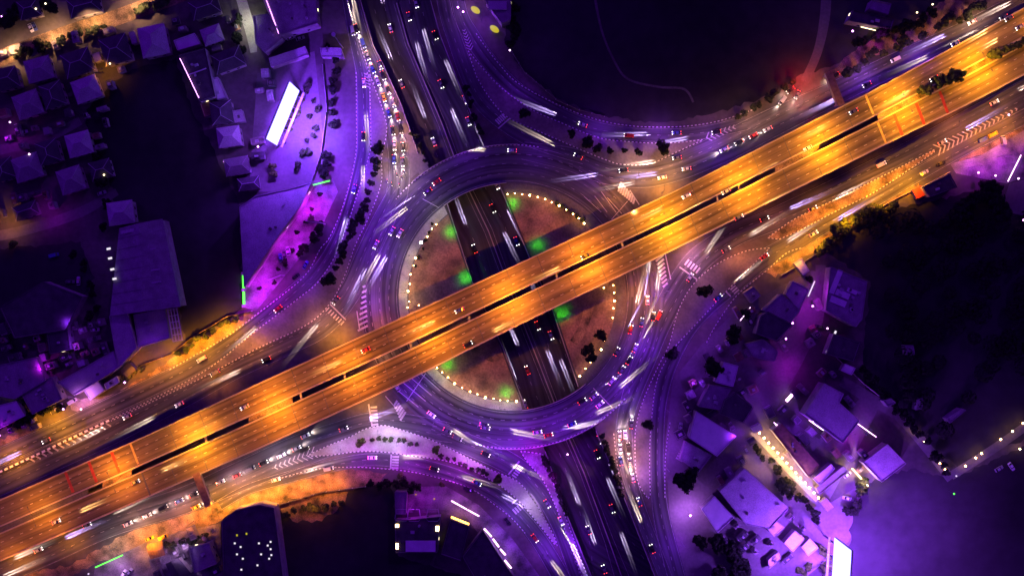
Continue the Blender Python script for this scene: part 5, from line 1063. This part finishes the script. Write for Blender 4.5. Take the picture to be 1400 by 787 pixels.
# ================================================================== TREES
def crown_mesh(rnd, r, hgt, n, leaf=.8, flat=.8):
    mb = MB(); cl = []
    for _ in range(11):
        a = rnd.uniform(0, 6.283); rr = r * rnd.uniform(.15, .78); cl.append((rr * math.cos(a), rr * math.sin(a), hgt + rnd.uniform(-.5, .6) * r * .5, r * rnd.uniform(.28, .5)))
    for _ in range(n):
        c = rnd.choice(cl); v = Vector((rnd.gauss(0, 1), rnd.gauss(0, 1), rnd.gauss(0, 1))).normalized() * (c[3] * rnd.uniform(.55, 1.08))
        p = Vector(c[:3]) + Vector((v.x, v.y, v.z * flat)); s = leaf * rnd.uniform(.5, 1.2)
        nrm = (v.normalized() + Vector((rnd.uniform(-.7, .7), rnd.uniform(-.7, .7), rnd.uniform(0, .9)))).normalized(); u = nrm.orthogonal().normalized(); w = nrm.cross(u)
        t = rnd.uniform(0, 6.28); u2 = u * math.cos(t) + w * math.sin(t); w2 = nrm.cross(u2)
        mb.face([p - u2 * s, p - w2 * s * .5, p + u2 * s, p + w2 * s * .5])
    return mb
def trunk_mb(rnd, hgt, r):
    mb = MB(); mb.tube([(0, 0, 0), (.05, .03, hgt * .5), (0, .1, hgt)], [.28, .2, .12], 7)
    for k in range(5):
        a = k * 1.26 + rnd.uniform(-.3, .3); mb.tube([(0, .05, hgt * rnd.uniform(.5, .8)), (math.cos(a) * r * .3, math.sin(a) * r * .3, hgt * .98), (math.cos(a) * r * .65, math.sin(a) * r * .65, hgt * 1.1)], [.12, .08, .04], 5)
    return mb
TP = {}
for m in ('leaf', 'leafd', 'leafg'):
    TP[m] = []
    for k in range(3):
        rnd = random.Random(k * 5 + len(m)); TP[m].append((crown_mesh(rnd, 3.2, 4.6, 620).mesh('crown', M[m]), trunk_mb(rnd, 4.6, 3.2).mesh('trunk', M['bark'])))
TN = [0]
def tree(x, y, r, lab, m='leafd', group=None, z=0.0):
    if 'flyover median' in lab: z = zd(x) - .1
    name = 'palm_tree' if 'palm' in lab else 'shrub' if 'shrub' in lab else 'bush' if 'bush' in lab else 'tree'
    k = TN[0] % 3; TN[0] += 1; cm, tm = TP[m][k]; t = thing(name, lab, 'tree', P(x, y) + Vector((0, 0, z)), random.uniform(0, 6.28), group)
    s = r / 3.2; t.scale = (s, s, s * .9)
    link(bpy.data.objects.new('crown', cm), t); link(bpy.data.objects.new('trunk', tm), t)
def row(pts, n, r, lab, m='leafd', jit=3.0, group=None):
    l = [Vector((a, b, 0)) for a, b in pts]; D = dist(l)
    for i in range(n):
        p = sample(l, D, D[-1] * (i + .5) / n); tree(p.x + random.uniform(-jit, jit), p.y + random.uniform(-jit, jit), r * random.uniform(.75, 1.25), lab.format(ORD[i]), m, group or lab.format('').strip())
row([(18, 78), (60, 66), (75, 60)], 5, 2.6, '{} dark tree on the lower side of the lit residential street, from the left', 'leafd')
row([(85, 58), (120, 46), (150, 36)], 6, 2.4, '{} tree in the middle run along the lower side of the residential street', 'leaf')
row([(188, 22), (205, 12), (235, 4)], 6, 2.6, '{} tree at the upper end of the residential street below it', 'leaf')
row([(0, 38), (20, 30), (28, 12)], 5, 3.2, '{} dark tree in the top-left corner garden', 'leafd')
row([(50, 22), (60, 8), (80, 15)], 5, 3.0, '{} dark tree beside the two cars parked on the residential street', 'leafd')
row([(330, 20), (325, 50), (334, 74)], 5, 2.4, '{} dark tree along the left side of the short gravel path', 'leafd')
tree(20, 334, 2.6, 'bright green-lit bush at the left photo edge below the lower lane', 'leafg'); tree(374, 228, 1.9, 'upper green-lit shrub below the glaring billboard', 'leafg'); tree(376, 238, 2.1, 'lower green-lit shrub below the glaring billboard', 'leafg')
row([(130, 200), (150, 290), (142, 330)], 4, 2.8, '{} dark tree at the edge of the houses and the large dark field', 'leafd')
row([(96, 340), (118, 360), (132, 420), (120, 440)], 7, 2.2, '{} small dark tree along the gravel yard left of the warehouse', 'leafd')
row([(0, 582), (30, 578), (60, 560), (90, 556)], 8, 2.6, '{} dark tree behind the orange verge at the left edge', 'leafd')
row([(238, 486), (270, 468), (300, 446), (330, 432)], 9, 1.8, '{} bush along the top of the yellow-lit verge below the warehouse', 'leaf')
row([(160, 522), (180, 512), (200, 505)], 5, 1.7, '{} bush on the orange dirt beside the little gabled roof', 'leaf')
row([(519, 204), (512, 240), (500, 280), (492, 298)], 9, 2.0, '{} dark palm along the upper half of the strip beside the slip road', 'leafd', 1.5)
row([(490, 300), (470, 345), (452, 384)], 8, 2.3, '{} dark palm along the lower half of the strip beside the slip road', 'leafd', 1.5)
tree(518, 203, 3.3, 'large dark palm crown at the upper end of the planted strip'); tree(492, 300, 3.6, 'large dark round crown halfway down the planted strip'); tree(451, 383, 3.4, 'dark round crown at the lower end of the planted strip')
row([(455, 180), (452, 130), (462, 90), (450, 60)], 8, 2.4, '{} dark tree between the billboard compound and the upper slip road', 'leafd')
row([(352, 405), (380, 375), (405, 335), (430, 290), (446, 262)], 9, 1.5, '{} small bush in the magenta plaza, from its lower end', 'leafd', 6)
row([(418, 110), (430, 150), (425, 200), (400, 240)], 12, 1.7, '{} bush on the violet ground right of the glaring slanted billboard', 'leaf', 7)
row([(446, 245), (440, 232), (452, 210)], 4, 2.2, '{} dark tree at the upper plaza corner', 'leafd')
row([(420, 298), (442, 312), (408, 352)], 6, 2.4, '{} dark tree beside the plaza gantry', 'leafd')
row([(562, 180), (575, 204), (584, 222)], 6, 1.5, '{} small shrub along the highway wall above the roundabout on the left', 'leafd')
row([(634, 120), (645, 150), (656, 185)], 8, 1.6, '{} small shrub along the highway wall above the roundabout on the right', 'leafd')
row([(742, 622), (756, 650), (770, 690), (776, 705)], 11, 1.7, '{} round shrub along the left highway wall below the roundabout', 'leafd', .6)
row([(822, 592), (836, 630), (846, 662), (850, 680)], 11, 1.7, '{} round shrub along the right highway wall below the roundabout', 'leafd', .6)
tree(717, 157, 3.0, 'dark round tree on the upper slip road island, first from the tip'); tree(806, 197, 3.4, 'dark round tree at the middle of the upper island'); tree(905, 203, 3.6, 'dark round tree at the wide end of the upper island'); 
row([(775, 180), (830, 208), (880, 210)], 6, 2.2, '{} low dark bush on the long upper island', 'leafd')
row([(1000, 165), (1040, 140), (1085, 112)], 8, 2.4, '{} tree on the dirt bank beside the upper frontage road queue', 'leaf')
row([(1150, 100), (1185, 80), (1230, 60), (1300, 30), (1345, 5)], 18, 2.6, '{} tree on the pale bank above the upper frontage road, from the footbridge', 'leaf', 5)
row([(1160, 60), (1200, 50), (1240, 36), (1280, 20)], 10, 3.2, '{} dark tree round the upper right compound', 'leafd', 6)
row([(1268, 118), (1285, 110), (1300, 104)], 4, 3.4, '{} yellow-lit leafy tree in the flyover median at its right ramp', 'leafg', 3)
row([(1248, 132), (1262, 124)], 2, 3.0, '{} dark-leaved tree in the flyover median beside the yellow-lit trees', 'leaf', 2)
row([(1345, 82), (1365, 74), (1390, 62), (1410, 52)], 7, 2.6, '{} tree in the flyover median toward the right photo edge', 'leaf', 2)
row([(1120, 350), (1135, 325), (1165, 302), (1205, 284), (1225, 282)], 16, 2.8, '{} bush between the right-hand yellow verge and the dark wood', 'leaf', 5)
row([(1310, 290), (1350, 262), (1380, 285)], 12, 4.2, '{} big dark tree crown bulging over the pale drive at the right', 'leafd', 14)
# the unlit wood: far more crowns than anyone could count, seen as one black mass
wm = MB(); rnd = random.Random(3)
for _ in range(150):
    x, y = rnd.uniform(1180, 1420), rnd.uniform(292, 600)
    if y > 560 - (x - 1290) * .5 and x > 1290 or x < 1200 and y > 420 or y - 290 > (x - 1180) * 5: continue
    c = P(x, y); r = rnd.uniform(3, 5)
    for k in range(90):
        v = Vector((rnd.gauss(0, 1), rnd.gauss(0, 1), abs(rnd.gauss(0, 1)))).normalized(); q = c + Vector((v.x * r, v.y * r, 3 + v.z * r * .8)); s = rnd.uniform(.5, 1.2); n_ = (v + Vector((rnd.uniform(-.6, .6), rnd.uniform(-.6, .6), .3))).normalized(); u = n_.orthogonal().normalized() * s; w_ = n_.cross(u)
        wm.face([q - u, q - w_ * .6, q + u, q + w_ * .6])
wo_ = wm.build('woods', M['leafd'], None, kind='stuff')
tree(961, 398, 3.6, 'round dark tree on the tapering island at the right'); tree(917, 482, 3.6, 'round dark tree halfway down the long right island'); tree(884, 576, 3.2, 'round dark tree beside the front of the lower-right queue')
tree(999, 456, 4.3, 'large round dark tree beside the service road yards'); tree(972, 500, 5.0, 'largest round dark tree among the yards'); tree(1018, 426, 3.0, 'round dark tree with a tiny yellow lamp'); tree(932, 655, 5.0, 'large dark tree left of the striped steps'); tree(944, 645, 4.0, 'dark tree under the grey roof beside the steps'); tree(1105, 380, 2.2, 'small tree at the head of the narrow lane')
row([(960, 740), (985, 735), (1000, 760), (1020, 790), (975, 780)], 22, 3.3, '{} dark tree in the grove left of the bottom billboard', 'leafd', 9)
row([(1026, 605), (1060, 640), (1090, 676), (1118, 712)], 14, 2.2, '{} dark tree in the hedge beside the warm stall path', 'leafd', 3)
row([(1062, 655), (1080, 672)], 3, 2.8, '{} bushy tree between the stall path and the diagonal lane', 'leafd', 3)
row([(1150, 690), (1165, 700), (1180, 672), (1175, 650)], 7, 2.7, '{} dark tree on the drive below the warm terrace', 'leafd', 5)
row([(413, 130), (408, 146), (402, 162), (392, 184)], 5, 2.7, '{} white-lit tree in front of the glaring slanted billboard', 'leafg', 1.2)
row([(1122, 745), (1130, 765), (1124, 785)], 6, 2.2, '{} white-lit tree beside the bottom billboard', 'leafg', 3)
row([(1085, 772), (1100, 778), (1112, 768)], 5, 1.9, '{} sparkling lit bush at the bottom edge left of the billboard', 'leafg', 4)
row([(1170, 500), (1200, 530), (1230, 560), (1262, 600), (1296, 650)], 16, 2.4, '{} dark tree along the dark diagonal lane', 'leafd', 4)
tree(494, 603, 2.4, 'green-topped shrub on the pale island under the white lamp', 'leafg'); tree(597, 613, 2.3, 'green-topped shrub at the middle of the planted island', 'leafg'); tree(683, 653, 2.8, 'round green-topped tree at the lower tip of the planted island', 'leafg')
row([(505, 600), (540, 598), (575, 608)], 8, 1.3, '{} low violet shrub on the left half of the planted island', 'leaf', 2)
row([(600, 620), (640, 636), (672, 650)], 9, 1.3, '{} low violet shrub on the right half of the planted island', 'leaf', 2)
tree(604, 662, 1.6, 'small green-lit bush under the lower slip road kerb', 'leafg'); tree(548, 648, 1.6, 'small green-lit bush beside the orange verge end', 'leafg')
row([(500, 660), (540, 658), (580, 665)], 7, 2.4, '{} dark tree above the orange-cornered building', 'leafd', 3)
row([(390, 700), (430, 690), (470, 684)], 8, 2.2, '{} orange-tinged bush at the top of the dark lower field', 'leaf', 4)
row([(230, 745), (250, 736), (290, 728)], 7, 2.0, '{} bush in the cluttered yard below the lower road', 'leaf', 4)
row([(700, 70), (704, 40), (702, 10)], 5, 2.6, '{} dark tree at the edge of the field beside the shop block', 'leafd', 3)
row([(820, 455), (800, 480), (812, 492)], 4, 2.6, '{} dark bush in the lower-right garden quarter', 'leafd', 5)
row([(594, 300), (578, 340), (560, 380)], 7, .9, '{} low clipped bush along the upper-left garden lamps', 'leafd', .6)
row([(757, 276), (780, 290), (800, 302)], 6, 1.3, '{} low bush outside the upper-right garden lamps', 'leaf', 1)

# ================================================================== VEHICLES
def car_proto(kind, colour):
    t = thing(kind, 'x', 'car'); pm = PAINT[colour]
    if kind == 'van': st = [(-2.35, .84, 1.7, .35), (-2.3, .9, 1.85, .3), (0, .93, 1.9, .28), (1.2, .93, 1.85, .28), (1.75, .9, 1.15, .28), (2.2, .85, .95, .32), (2.35, .72, .7, .38)]
    else: st = [(-2.2, .74, .78, .38), (-2.08, .84, .93, .3), (-1.3, .89, .98, .26), (0, .9, .95, .26), (1.0, .9, .93, .26), (1.9, .85, .78, .3), (2.2, .68, .62, .38)]
    b = MB(); rs = []
    for x, w, zt, zb in st:
        rs.append([(x, -w * .86, zt), (x, -w, zt - .22), (x, -w * .97, zb), (x, w * .97, zb), (x, w, zt - .22), (x, w * .86, zt)])
    for A, Bb in zip(rs, rs[1:]):
        for k in range(6): b.face([A[k], A[(k + 1) % 6], Bb[(k + 1) % 6], Bb[k]])
    b.face(rs[0][::-1]); b.face(rs[-1])
    if kind == 'van':
        b.build('body', pm, t); g = MB()
        g.face([(1.22, -.78, 1.86), (1.74, -.76, 1.2), (1.74, .76, 1.2), (1.22, .78, 1.86)]); g.v = [(x + .03, y, z + .03) for x, y, z in g.v]
        for s in (-1, 1): g.box((-.3, s * .925, 1.4), (2.6, .03, .5))
        g.build('window_glass', M['glass'], t)
    else:
        b.box((-.35, 0, 1.42), (1.5, 1.28, .06), 0, .94)
        bo = b.build('body', pm, t)
        g = MB(); lo = [(-1.75, -.76, .96), (1.0, -.78, .93), (1.0, .78, .93), (-1.75, .76, .96)]; hi = [(-1.12, -.64, 1.4), (.4, -.64, 1.4), (.4, .64, 1.4), (-1.12, .64, 1.4)]
        for k in range(4): g.face([lo[k], lo[(k + 1) % 4], hi[(k + 1) % 4], hi[k]])
        g.face(hi); g.build('window_glass', M['glass'], t)
    hx, tx = (2.2, -2.33) if kind == 'van' else (2.0, -2.17); hz = .78 if kind == 'van' else .72
    for s in (-1, 1):
        MB().box((hx, s * .6, hz), (.34, .36, .17)).build('headlight', M['e_head'], t)
        MB().box((tx, s * .62, hz + .12), (.22, .34, .18)).build('tail_light', M['e_tail'], t)
    for x in (-1.35, 1.35):
        for s in (-1, 1): MB().tube([(x, s * .70, .32), (x, s * .93, .32)], .32, 10).build('wheel', M['tyre'], t)
    index_kids(t); t['used'] = 0; return t
CP = {}; del_x = LABELS.pop('x', None); BEAM = {}
def beam_data(kind):
    if kind in BEAM: return BEAM[kind]
    l = bpy.data.lights.new('headlight_beam', 'SPOT'); l.shadow_soft_size = .05
    if kind == 'long': l.energy = 2200000; l.spot_size = math.radians(3.5); l.spot_blend = 1.0; l.color = (1, .72, .55)
    elif kind == 'violet': l.energy = 3200000; l.spot_size = math.radians(3.5); l.spot_blend = 1.0; l.color = (.62, .42, 1)
    elif kind == 'sunk': l.energy = 2200000; l.spot_size = math.radians(3.2); l.spot_blend = 1.0; l.color = (.8, .6, 1)
    elif kind == 'deck': l.energy = 1500000; l.spot_size = math.radians(3.2); l.spot_blend = 1.0; l.color = (1, .6, .3)
    else: l.energy = 6000; l.spot_size = math.radians(70); l.spot_blend = 1.0; l.color = (1, .75, .6)
    BEAM[kind] = l; return l
def car(x, y, ang, colour, lab, kind='car', z=.17, beam='long', lit=True, group=None, ct=None, zpar=0.0):
    """ang: heading in degrees, 0 = to the right of the photo, 90 = up"""
    key = (kind, colour)
    first = key not in CP
    if first: CP[key] = car_proto(kind, colour); LABELS.pop('x', None)
    pr = CP[key]
    t = pr if first and lit else copy_tree(pr, None, () if lit else ('headlight', 'tail_light'))
    if first and not lit:
        pr.location = (0, 0, -60); UNUSED.append(pr)
    if pr in UNUSED and lit: pass
    p = P(x, y, zpar); t.location = (p.x, p.y, (zpar if zpar else 0) + z); a = math.radians(ang)
    t.rotation_euler = (0, 0, a); tag(t, lab, ct or kind, group)
    if lit and beam:
        if beam == 'queue':
            o = link(bpy.data.objects.new('headlight_beam', beam_data('queue')), t); o.location = (2.35, 0, .75); o.rotation_euler = (math.radians(90 - 24), 0, math.radians(-90))
            if ang is not None: pass
        else:
            for s in (-1, 1):
                o = link(bpy.data.objects.new('headlight_beam', beam_data(beam)), t); o.location = (2.3, s * .62, .78); o.rotation_euler = (math.radians(90 - 2.9), 0, math.radians(-90))
    return t
UNUSED = []
def queue(lst, fmt, group, z=.17, beam='queue'):
    for i, (x, y, a, c) in enumerate(lst):
        kd_ = 'van' if i % 6 == 4 and c not in ('yellow', 'red') else 'car'
        car(x, y, a, c, fmt.format(c, ORD[i]).replace(' car ', ' %s ' % kd_, 1), kd_, z, beam, True, group)
queue([(550.5, 222, -85, 'grey'), (539, 218, -86, 'blue'), (551, 201, -85, 'black'), (539.5, 200, -86, 'silver'), (548, 176, -80, 'black'), (537.5, 179, -80, 'black'), (544, 160, -76, 'red'), (532, 155, -74, 'blue'), (538, 141, -74, 'grey'), (531, 124, -72, 'black'), (525, 134, -74, 'yellow'), (517, 112, -70, 'silver'), (524, 104, -70, 'black'), (510, 95, -68, 'blue'), (520, 90, -70, 'grey'), (503, 77, -70, 'grey'), (497, 60, -71, 'blue'), (488, 40, -70, 'black')],
      '{} car in the queue down the upper approach road, {} from the roundabout', 'cars queueing on the upper approach road')
queue([(847, 594, 92, 'silver'), (854.5, 593, 92, 'white'), (863, 579, 85, 'grey'), (848, 612, 95, 'silver'), (859, 611, 95, 'black'), (848.5, 629, 97, 'blue'), (861, 631, 97, 'grey'), (865, 652, 100, 'silver')],
      '{} car in the queue up the lower-right approach, {} from the front', 'cars queueing on the lower-right approach')
queue([(418, 595, 25, 'white'), (406, 612, 24, 'silver'), (385, 622, 24, 'white'), (361, 632, 24, 'black'), (343, 640, 24, 'grey'), (325, 649, 25, 'red'), (302, 658, 25, 'silver'), (266, 675, 25, 'black'), (246, 684, 25, 'blue'), (269, 692, 25, 'yellow'), (224, 693, 25, 'black'), (202, 704, 25, 'silver'), (176, 715, 25, 'silver')],
      '{} car on the lower frontage road heading for the roundabout, {} from the front', 'cars on the lower frontage road')
queue([(989.5, 205, 207, 'silver'), (1009.5, 195, 207, 'black'), (1029, 186, 207, 'red'), (1049, 177, 207, 'silver'), (1069, 138, 232, 'silver'), (1080, 124, 215, 'black'), (1089, 130, 245, 'grey'), (1141, 104, 215, 'black')],
      '{} car on the upper frontage road heading for the flyover side, {} from the front', 'cars on the upper frontage road')
# moving traffic: two headlamp beams each
MV = [
 ('on the flyover upper deck', 'fly', [(1393, 38), (1378, 26), (1276, 108), (1166, 153), (1104, 203), (992, 262), (938, 268), (800, 350), (628, 424), (500, 478), (335, 556)], None),
 ('on the flyover lower deck', 'flyr', [(78, 712), (186, 658), (640, 470), (1010, 297)], None),
]
def zf(x, y):
    return zd(x)
CL = ['silver', 'black', 'white', 'grey', 'blue', 'silver', 'black', 'red', 'white', 'grey']
for wh, kd, pts, _ in MV:
    for i, (x, y) in enumerate(pts):
        T = NE_ if kd == 'fly' else SE_; dy = interp(T, x - 30) - interp(T, x + 30); a = math.degrees(math.atan2(dy, 60)); z = zf(x, y)
        sl_ = math.atan2(zd(x + 8) - zd(x - 8), (P(x + 8, 0) - P(x - 8, 0)).length / math.cos(math.radians(a)))
        t = car(x, y, a + (180 if kd == 'fly' else 0), CL[(i * 3) % 10], '%s car %s, %s from the %s' % (CL[(i * 3) % 10], wh, ORD[i], 'upper-right end' if kd == 'fly' else 'lower-left end'), 'car', .02, 'deck', True, 'cars ' + wh, None, z)
        t.rotation_euler = Matrix.Rotation(t.rotation_euler[2], 4, 'Z').__matmul__(Matrix.Rotation(-sl_ * (-1 if kd == 'fly' else 1), 4, 'Y')).to_euler()
def ringcar(x, y): return math.degrees(math.atan2(-(y - C0[1]), x - C0[0])) + 90
RC = [(597, 249), (585, 262), (547, 319), (536, 316), (700, 206), (790, 214), (852, 233), (925, 216), (938, 231), (905, 243), (590, 566), (662, 580), (612, 588), (664, 584), (735, 590), (750, 594), (782, 579), (796, 548), (812, 541), (820, 552), (850, 505), (843, 480), (868, 475), (862, 450), (877, 440), (885, 410), (893, 432), (860, 492), (836, 520)]
RC.sort(key=lambda q: (math.degrees(math.atan2(-(q[1] - C0[1]), q[0] - C0[0])) - 125) % 360)
for i, (x, y) in enumerate(RC):
    r = math.hypot(x - C0[0], y - C0[1]); a = ringcar(x, y)
    if r > 212: a = 190 if y < 260 else a
    car(x, y, a + random.uniform(-2, 2), CL[(i * 7 + 1) % 10], '%s car on the roundabout with long headlight beams, %s counter-clockwise from the top left' % (CL[(i * 7 + 1) % 10], ORD[i]), 'car', .18, 'violet' if i % 3 == 1 else 'long', True, 'cars circling the roundabout')
def along(ri, ss_, off, wh, n0=0, rev=False, z=.17, beam='long', grp=None):
    name, line, w = RD[ri]; D = dist(line)
    for i, s in enumerate(ss_):
        o = off[i] if isinstance(off, list) else off
        s = s * D[-1]; p = sample(line, D, s); q = sample(line, D, min(D[-1], s + 1.5)); d = q - p; nrm = Vector((-d.y, d.x, 0)).normalized(); p = p + nrm * o
        a = math.degrees(math.atan2(d.y, d.x)) + (180 if rev else 0); x, y = 700 + p.x / S, 393.5 - p.y / S; c = CL[(i * 3 + n0) % 10]
        kd_ = 'van' if (i + n0) % 5 == 3 else 'car'
        car(x, y, a, c, '%s %s %s, %s along its direction of travel' % (c, kd_, wh, ORD[i]), kd_, z, 'violet' if beam == 'long' and (i + n0) % 3 == 0 else beam, True, grp or 'cars ' + wh)
along(0, [.10, .22, .38, .47, .55, .64], [2, -3, 3, -2, 3, -3], 'on the left exit road beside the flyover', 0)
along(1, [.02, .10, .17, .24, .31, .50, .62, .85], [0, 0, .6, 0, 0, .8, -1, 2], 'on the upper-left slip road', 2)
along(2, [.03, .1], [.5, -1.5], 'at the tail of the upper approach queue', 1)
along(3, [.03, .08, .15, .20, .24, .34, .40], [2, -3, 2, -3, 3, -2, 3], 'on the upper-right frontage road', 3)
along(4, [.08, .18, .30, .42], [1, -1, 1, 0], 'on the upper-right slip road', 1, beam='violet')
along(6, [.07, .10, .20, .30, .72, .80], [-2, 4, 3, 4, 0, 3], 'on the lower-left frontage road', 4)
along(7, [.14, .26, .36, .50, .60, .78], [.5, -1, 1, 0, 1, -1], 'on the lower slip road', 2)
along(8, [.10, .22, .52, .60], [1, -1, -1, 1], 'on the lower exit road', 3)
# right-hand frontage road carries traffic upward, against the order of its points
along(9, [.92, .86, .62, .56, .50, .44, .38, .28, .20, .12], [-1, 1, -2, 2, 4, -2, 3, -2, 2, -3], 'on the right-hand frontage road', 1, rev=True)
along(10, [.55, .47, .40], [0, -1, 1], 'on the outer service road', 4, rev=True)
# sunken highway
def sunk(lst, wh, up, grp):
    for i, (y, f) in enumerate(lst):
        for a_, b_, w_ in zip(mid, mid[1:], wid):
            ya, yb = 393.5 - a_.y / S, 393.5 - b_.y / S
            if ya <= y <= yb:
                t_ = (y - ya) / (yb - ya); p = a_.lerp(b_, t_); d = b_ - a_; n_ = Vector((-d.y, d.x, 0)).normalized(); p = p - n_ * f * w_ / 2
                an = math.degrees(math.atan2(d.y, d.x)) + (180 if up else 0); c = CL[(i * 3 + (2 if up else 0)) % 10]
                p2 = Vector((p.x / (H - 0) * H, p.y, 0)); k = H / (H - ZT)
                t = car(700 + p.x / S, 393.5 - p.y / S, an, c, '%s car in the sunken highway heading %s, %s from the top of the photo' % (c, wh, ORD[i]), 'car', ZT + .02, 'sunk', True, grp)
                break
sunk([(8, -.5), (22, -.22), (60, -.78), (120, -.35), (150, -.75), (176, -.55), (268, -.6), (292, -.3), (340, -.45), (452, -.28), (470, -.48), (618, -.72), (634, -.5), (705, -.3), (745, -.75)], 'downward', False, 'cars driving down the sunken highway')
sunk([(30, .35), (100, .6), (185, .3), (330, .38), (345, .7), (500, .3), (540, .62), (720, .33), (764, .62), (775, .25)], 'upward', True, 'cars driving up the sunken highway')
# parked
PK = [(418, 362, 60, 'blue', 'car', 'on the dim drive beside the left plaza'), (405, 378, 35, 'black', 'car', 'below the other on the dim drive beside the left plaza'), (394, 343, 100, 'silver', 'car', 'in the plaza parking row, right one'), (389, 347, 100, 'grey', 'car', 'in the plaza parking row, middle one'), (384, 352, 100, 'blue', 'car', 'in the plaza parking row, left one'), (351, 366, 60, 'silver', 'car', 'alone at the lower plaza edge'),
 (1263, 236, 25, 'white', 'car', 'on the verge above the yellow wall'), (1286, 224, 20, 'black', 'car', 'behind the white one on the orange verge'), (1343, 191, 25, 'blue', 'van', 'on the orange dirt beside the violet yard'), (1357, 184, 25, 'yellow', 'van', 'at the end of the trucks beside the violet yard'), (1371, 192, 100, 'silver', 'van', 'upright at the upper edge of the violet yard'),
 (1093, 602, 75, 'silver', 'car', 'in the violet-lit yard between the big roofs'), (1157, 680, 170, 'silver', 'car', 'on the drive under the warm terrace'), (1365, 640, 30, 'silver', 'car', 'alone beside the lane at the right edge'), (1382, 637, -55, 'white', 'car', 'at the right edge beside the other faint car'), (640, 668, 165, 'black', 'car', 'under the trees above the glowing roof strip'), (694, 712, -50, 'black', 'car', 'on the pale paving beside the lower slip road'),
 (930, 583, 80, 'silver', 'car', 'beside the pale parallelogram roof'), (43, 39, -65, 'white', 'car', 'left of the two beside the residential street'), (48, 37, -65, 'blue', 'car', 'right of the two beside the residential street'), (140, 77, 100, 'grey', 'car', 'beside the dark house near the back yard'), (131, 450, 5, 'silver', 'car', 'on the gravel beside the warehouse'), (108, 384, 90, 'silver', 'car', 'upright in the gravel yard'), (97, 385, 0, 'grey', 'car', 'lying across in the gravel yard'), (140, 264, 20, 'silver', 'car', 'on the lower house lane'),
 (75, 349, 15, 'blue', 'van', 'glowing under the lamps in the upper gravel yard'), (1119, 446, 170, 'black', 'car', 'beside the rough flat block'), (205, 735, 25, 'yellow', 'car', 'on the dirt above the slatted roof'), (224, 733, 25, 'yellow', 'van', 'beside the yellow car above the slatted roof'), (170, 783, 60, 'white', 'car', 'on the bottom forecourt, left one'), (178, 781, 60, 'silver', 'car', 'on the bottom forecourt, right one'), (33, 181, 15, 'silver', 'car', 'on the upper house lane'), (543, 529, 120, 'silver', 'car', 'stopped at the zebra wedge below the flyover'),
 (398, 52, 20, 'white', 'car', 'beside the factory roof, left one'), (411, 53, 20, 'silver', 'car', 'beside the factory roof, right one'), (1158, 648, 40, 'silver', 'car', 'in the yard by the greenish canopy'), (1187, 590, 40, 'grey', 'car', 'in the yard behind the stepped roof'), (100, 548, 30, 'white', 'van', 'on the bright left forecourt')]
for x, y, a, c, k, w in PK:
    car(x, y, a, c, 'parked %s %s %s' % (c, k, w), k, .02, None, False, 'parked vehicles')
# scooters at the stop line of the upper queue
def scooter_proto():
    t = thing('motorbike', 'x', 'motorbike'); b = MB()
    b.tube([(-.8, 0, .75), (-.3, 0, .85), (.2, 0, .6), (.6, 0, .8), (.7, 0, 1.0)], [.12, .16, .14, .12, .06], 7); b.tube([(.66, -.32, 1.0), (.66, .32, 1.0)], .03, 5); b.build('body', M['steel'], t)
    for x in (-.65, .7): MB().tube([(x, -.06, .3), (x, .06, .3)], .3, 10).build('wheel', M['tyre'], t)
    MB().ball((.78, 0, .9), .13, 8, 5).build('headlight', M['e_head'], t); MB().ball((-.9, 0, .8), .09, 8, 5).build('tail_light', M['e_tail'], t); 
    index_kids(t); return t
pm = MB(); pm.tube([(-.25, 0, .85), (-.15, 0, 1.15), (-.02, 0, 1.42), (-.02, 0, 1.5)], [.17, .2, .17, .07], 8); pm.ball((.0, 0, 1.62), .14, 8, 6)
for s in (-1, 1):
    pm.tube([(-.03, s * .2, 1.38), (.25, s * .28, 1.15), (.58, s * .28, 1.02)], [.06, .05, .04], 6); pm.tube([(-.2, s * .1, .85), (.2, s * .2, .82), (.15, s * .2, .4)], [.09, .07, .05], 6)
rider_mesh = pm.mesh('person', M['r_dark'])
sp_ = scooter_proto(); LABELS.pop('x', None)
for i, (x, y, a, w) in enumerate([(530, 248, -80, 'left of the line'), (536, 252, -80, 'second in the line'), (543, 240, -85, 'ahead of the blue car'), (549, 243, -85, 'ahead of the grey car'), (552, 236, -85, 'close to the right kerb'), (546, 254, -85, 'at the very front')]):
    t = sp_ if i == 0 else copy_tree(sp_); t.location = P(x, y) + Vector((0, 0, .17)); t.rotation_euler = (0, 0, math.radians(a)); tag(t, 'motorbike at the upper approach stop line, %s' % w, 'motorbike', 'motorbikes waiting at the roundabout')
    pr = link(bpy.data.objects.new('person', rider_mesh)); pr.location = t.location; pr.rotation_euler = t.rotation_euler; tag(pr, 'helmeted rider sitting on the motorbike %s at the upper stop line' % w, 'person', 'motorbike riders')
for o in UNUSED:
    for ch in list(o.children): bpy.data.objects.remove(ch)
    bpy.data.objects.remove(o)
dup_ = [l for l, n in LABELS.items() if n > 1]
if dup_: print('DUPLICATE LABELS', dup_)
lw = [l for l in LABELS if not 4 <= len(l.split()) <= 16]
if lw: print('LABEL LENGTH', lw)
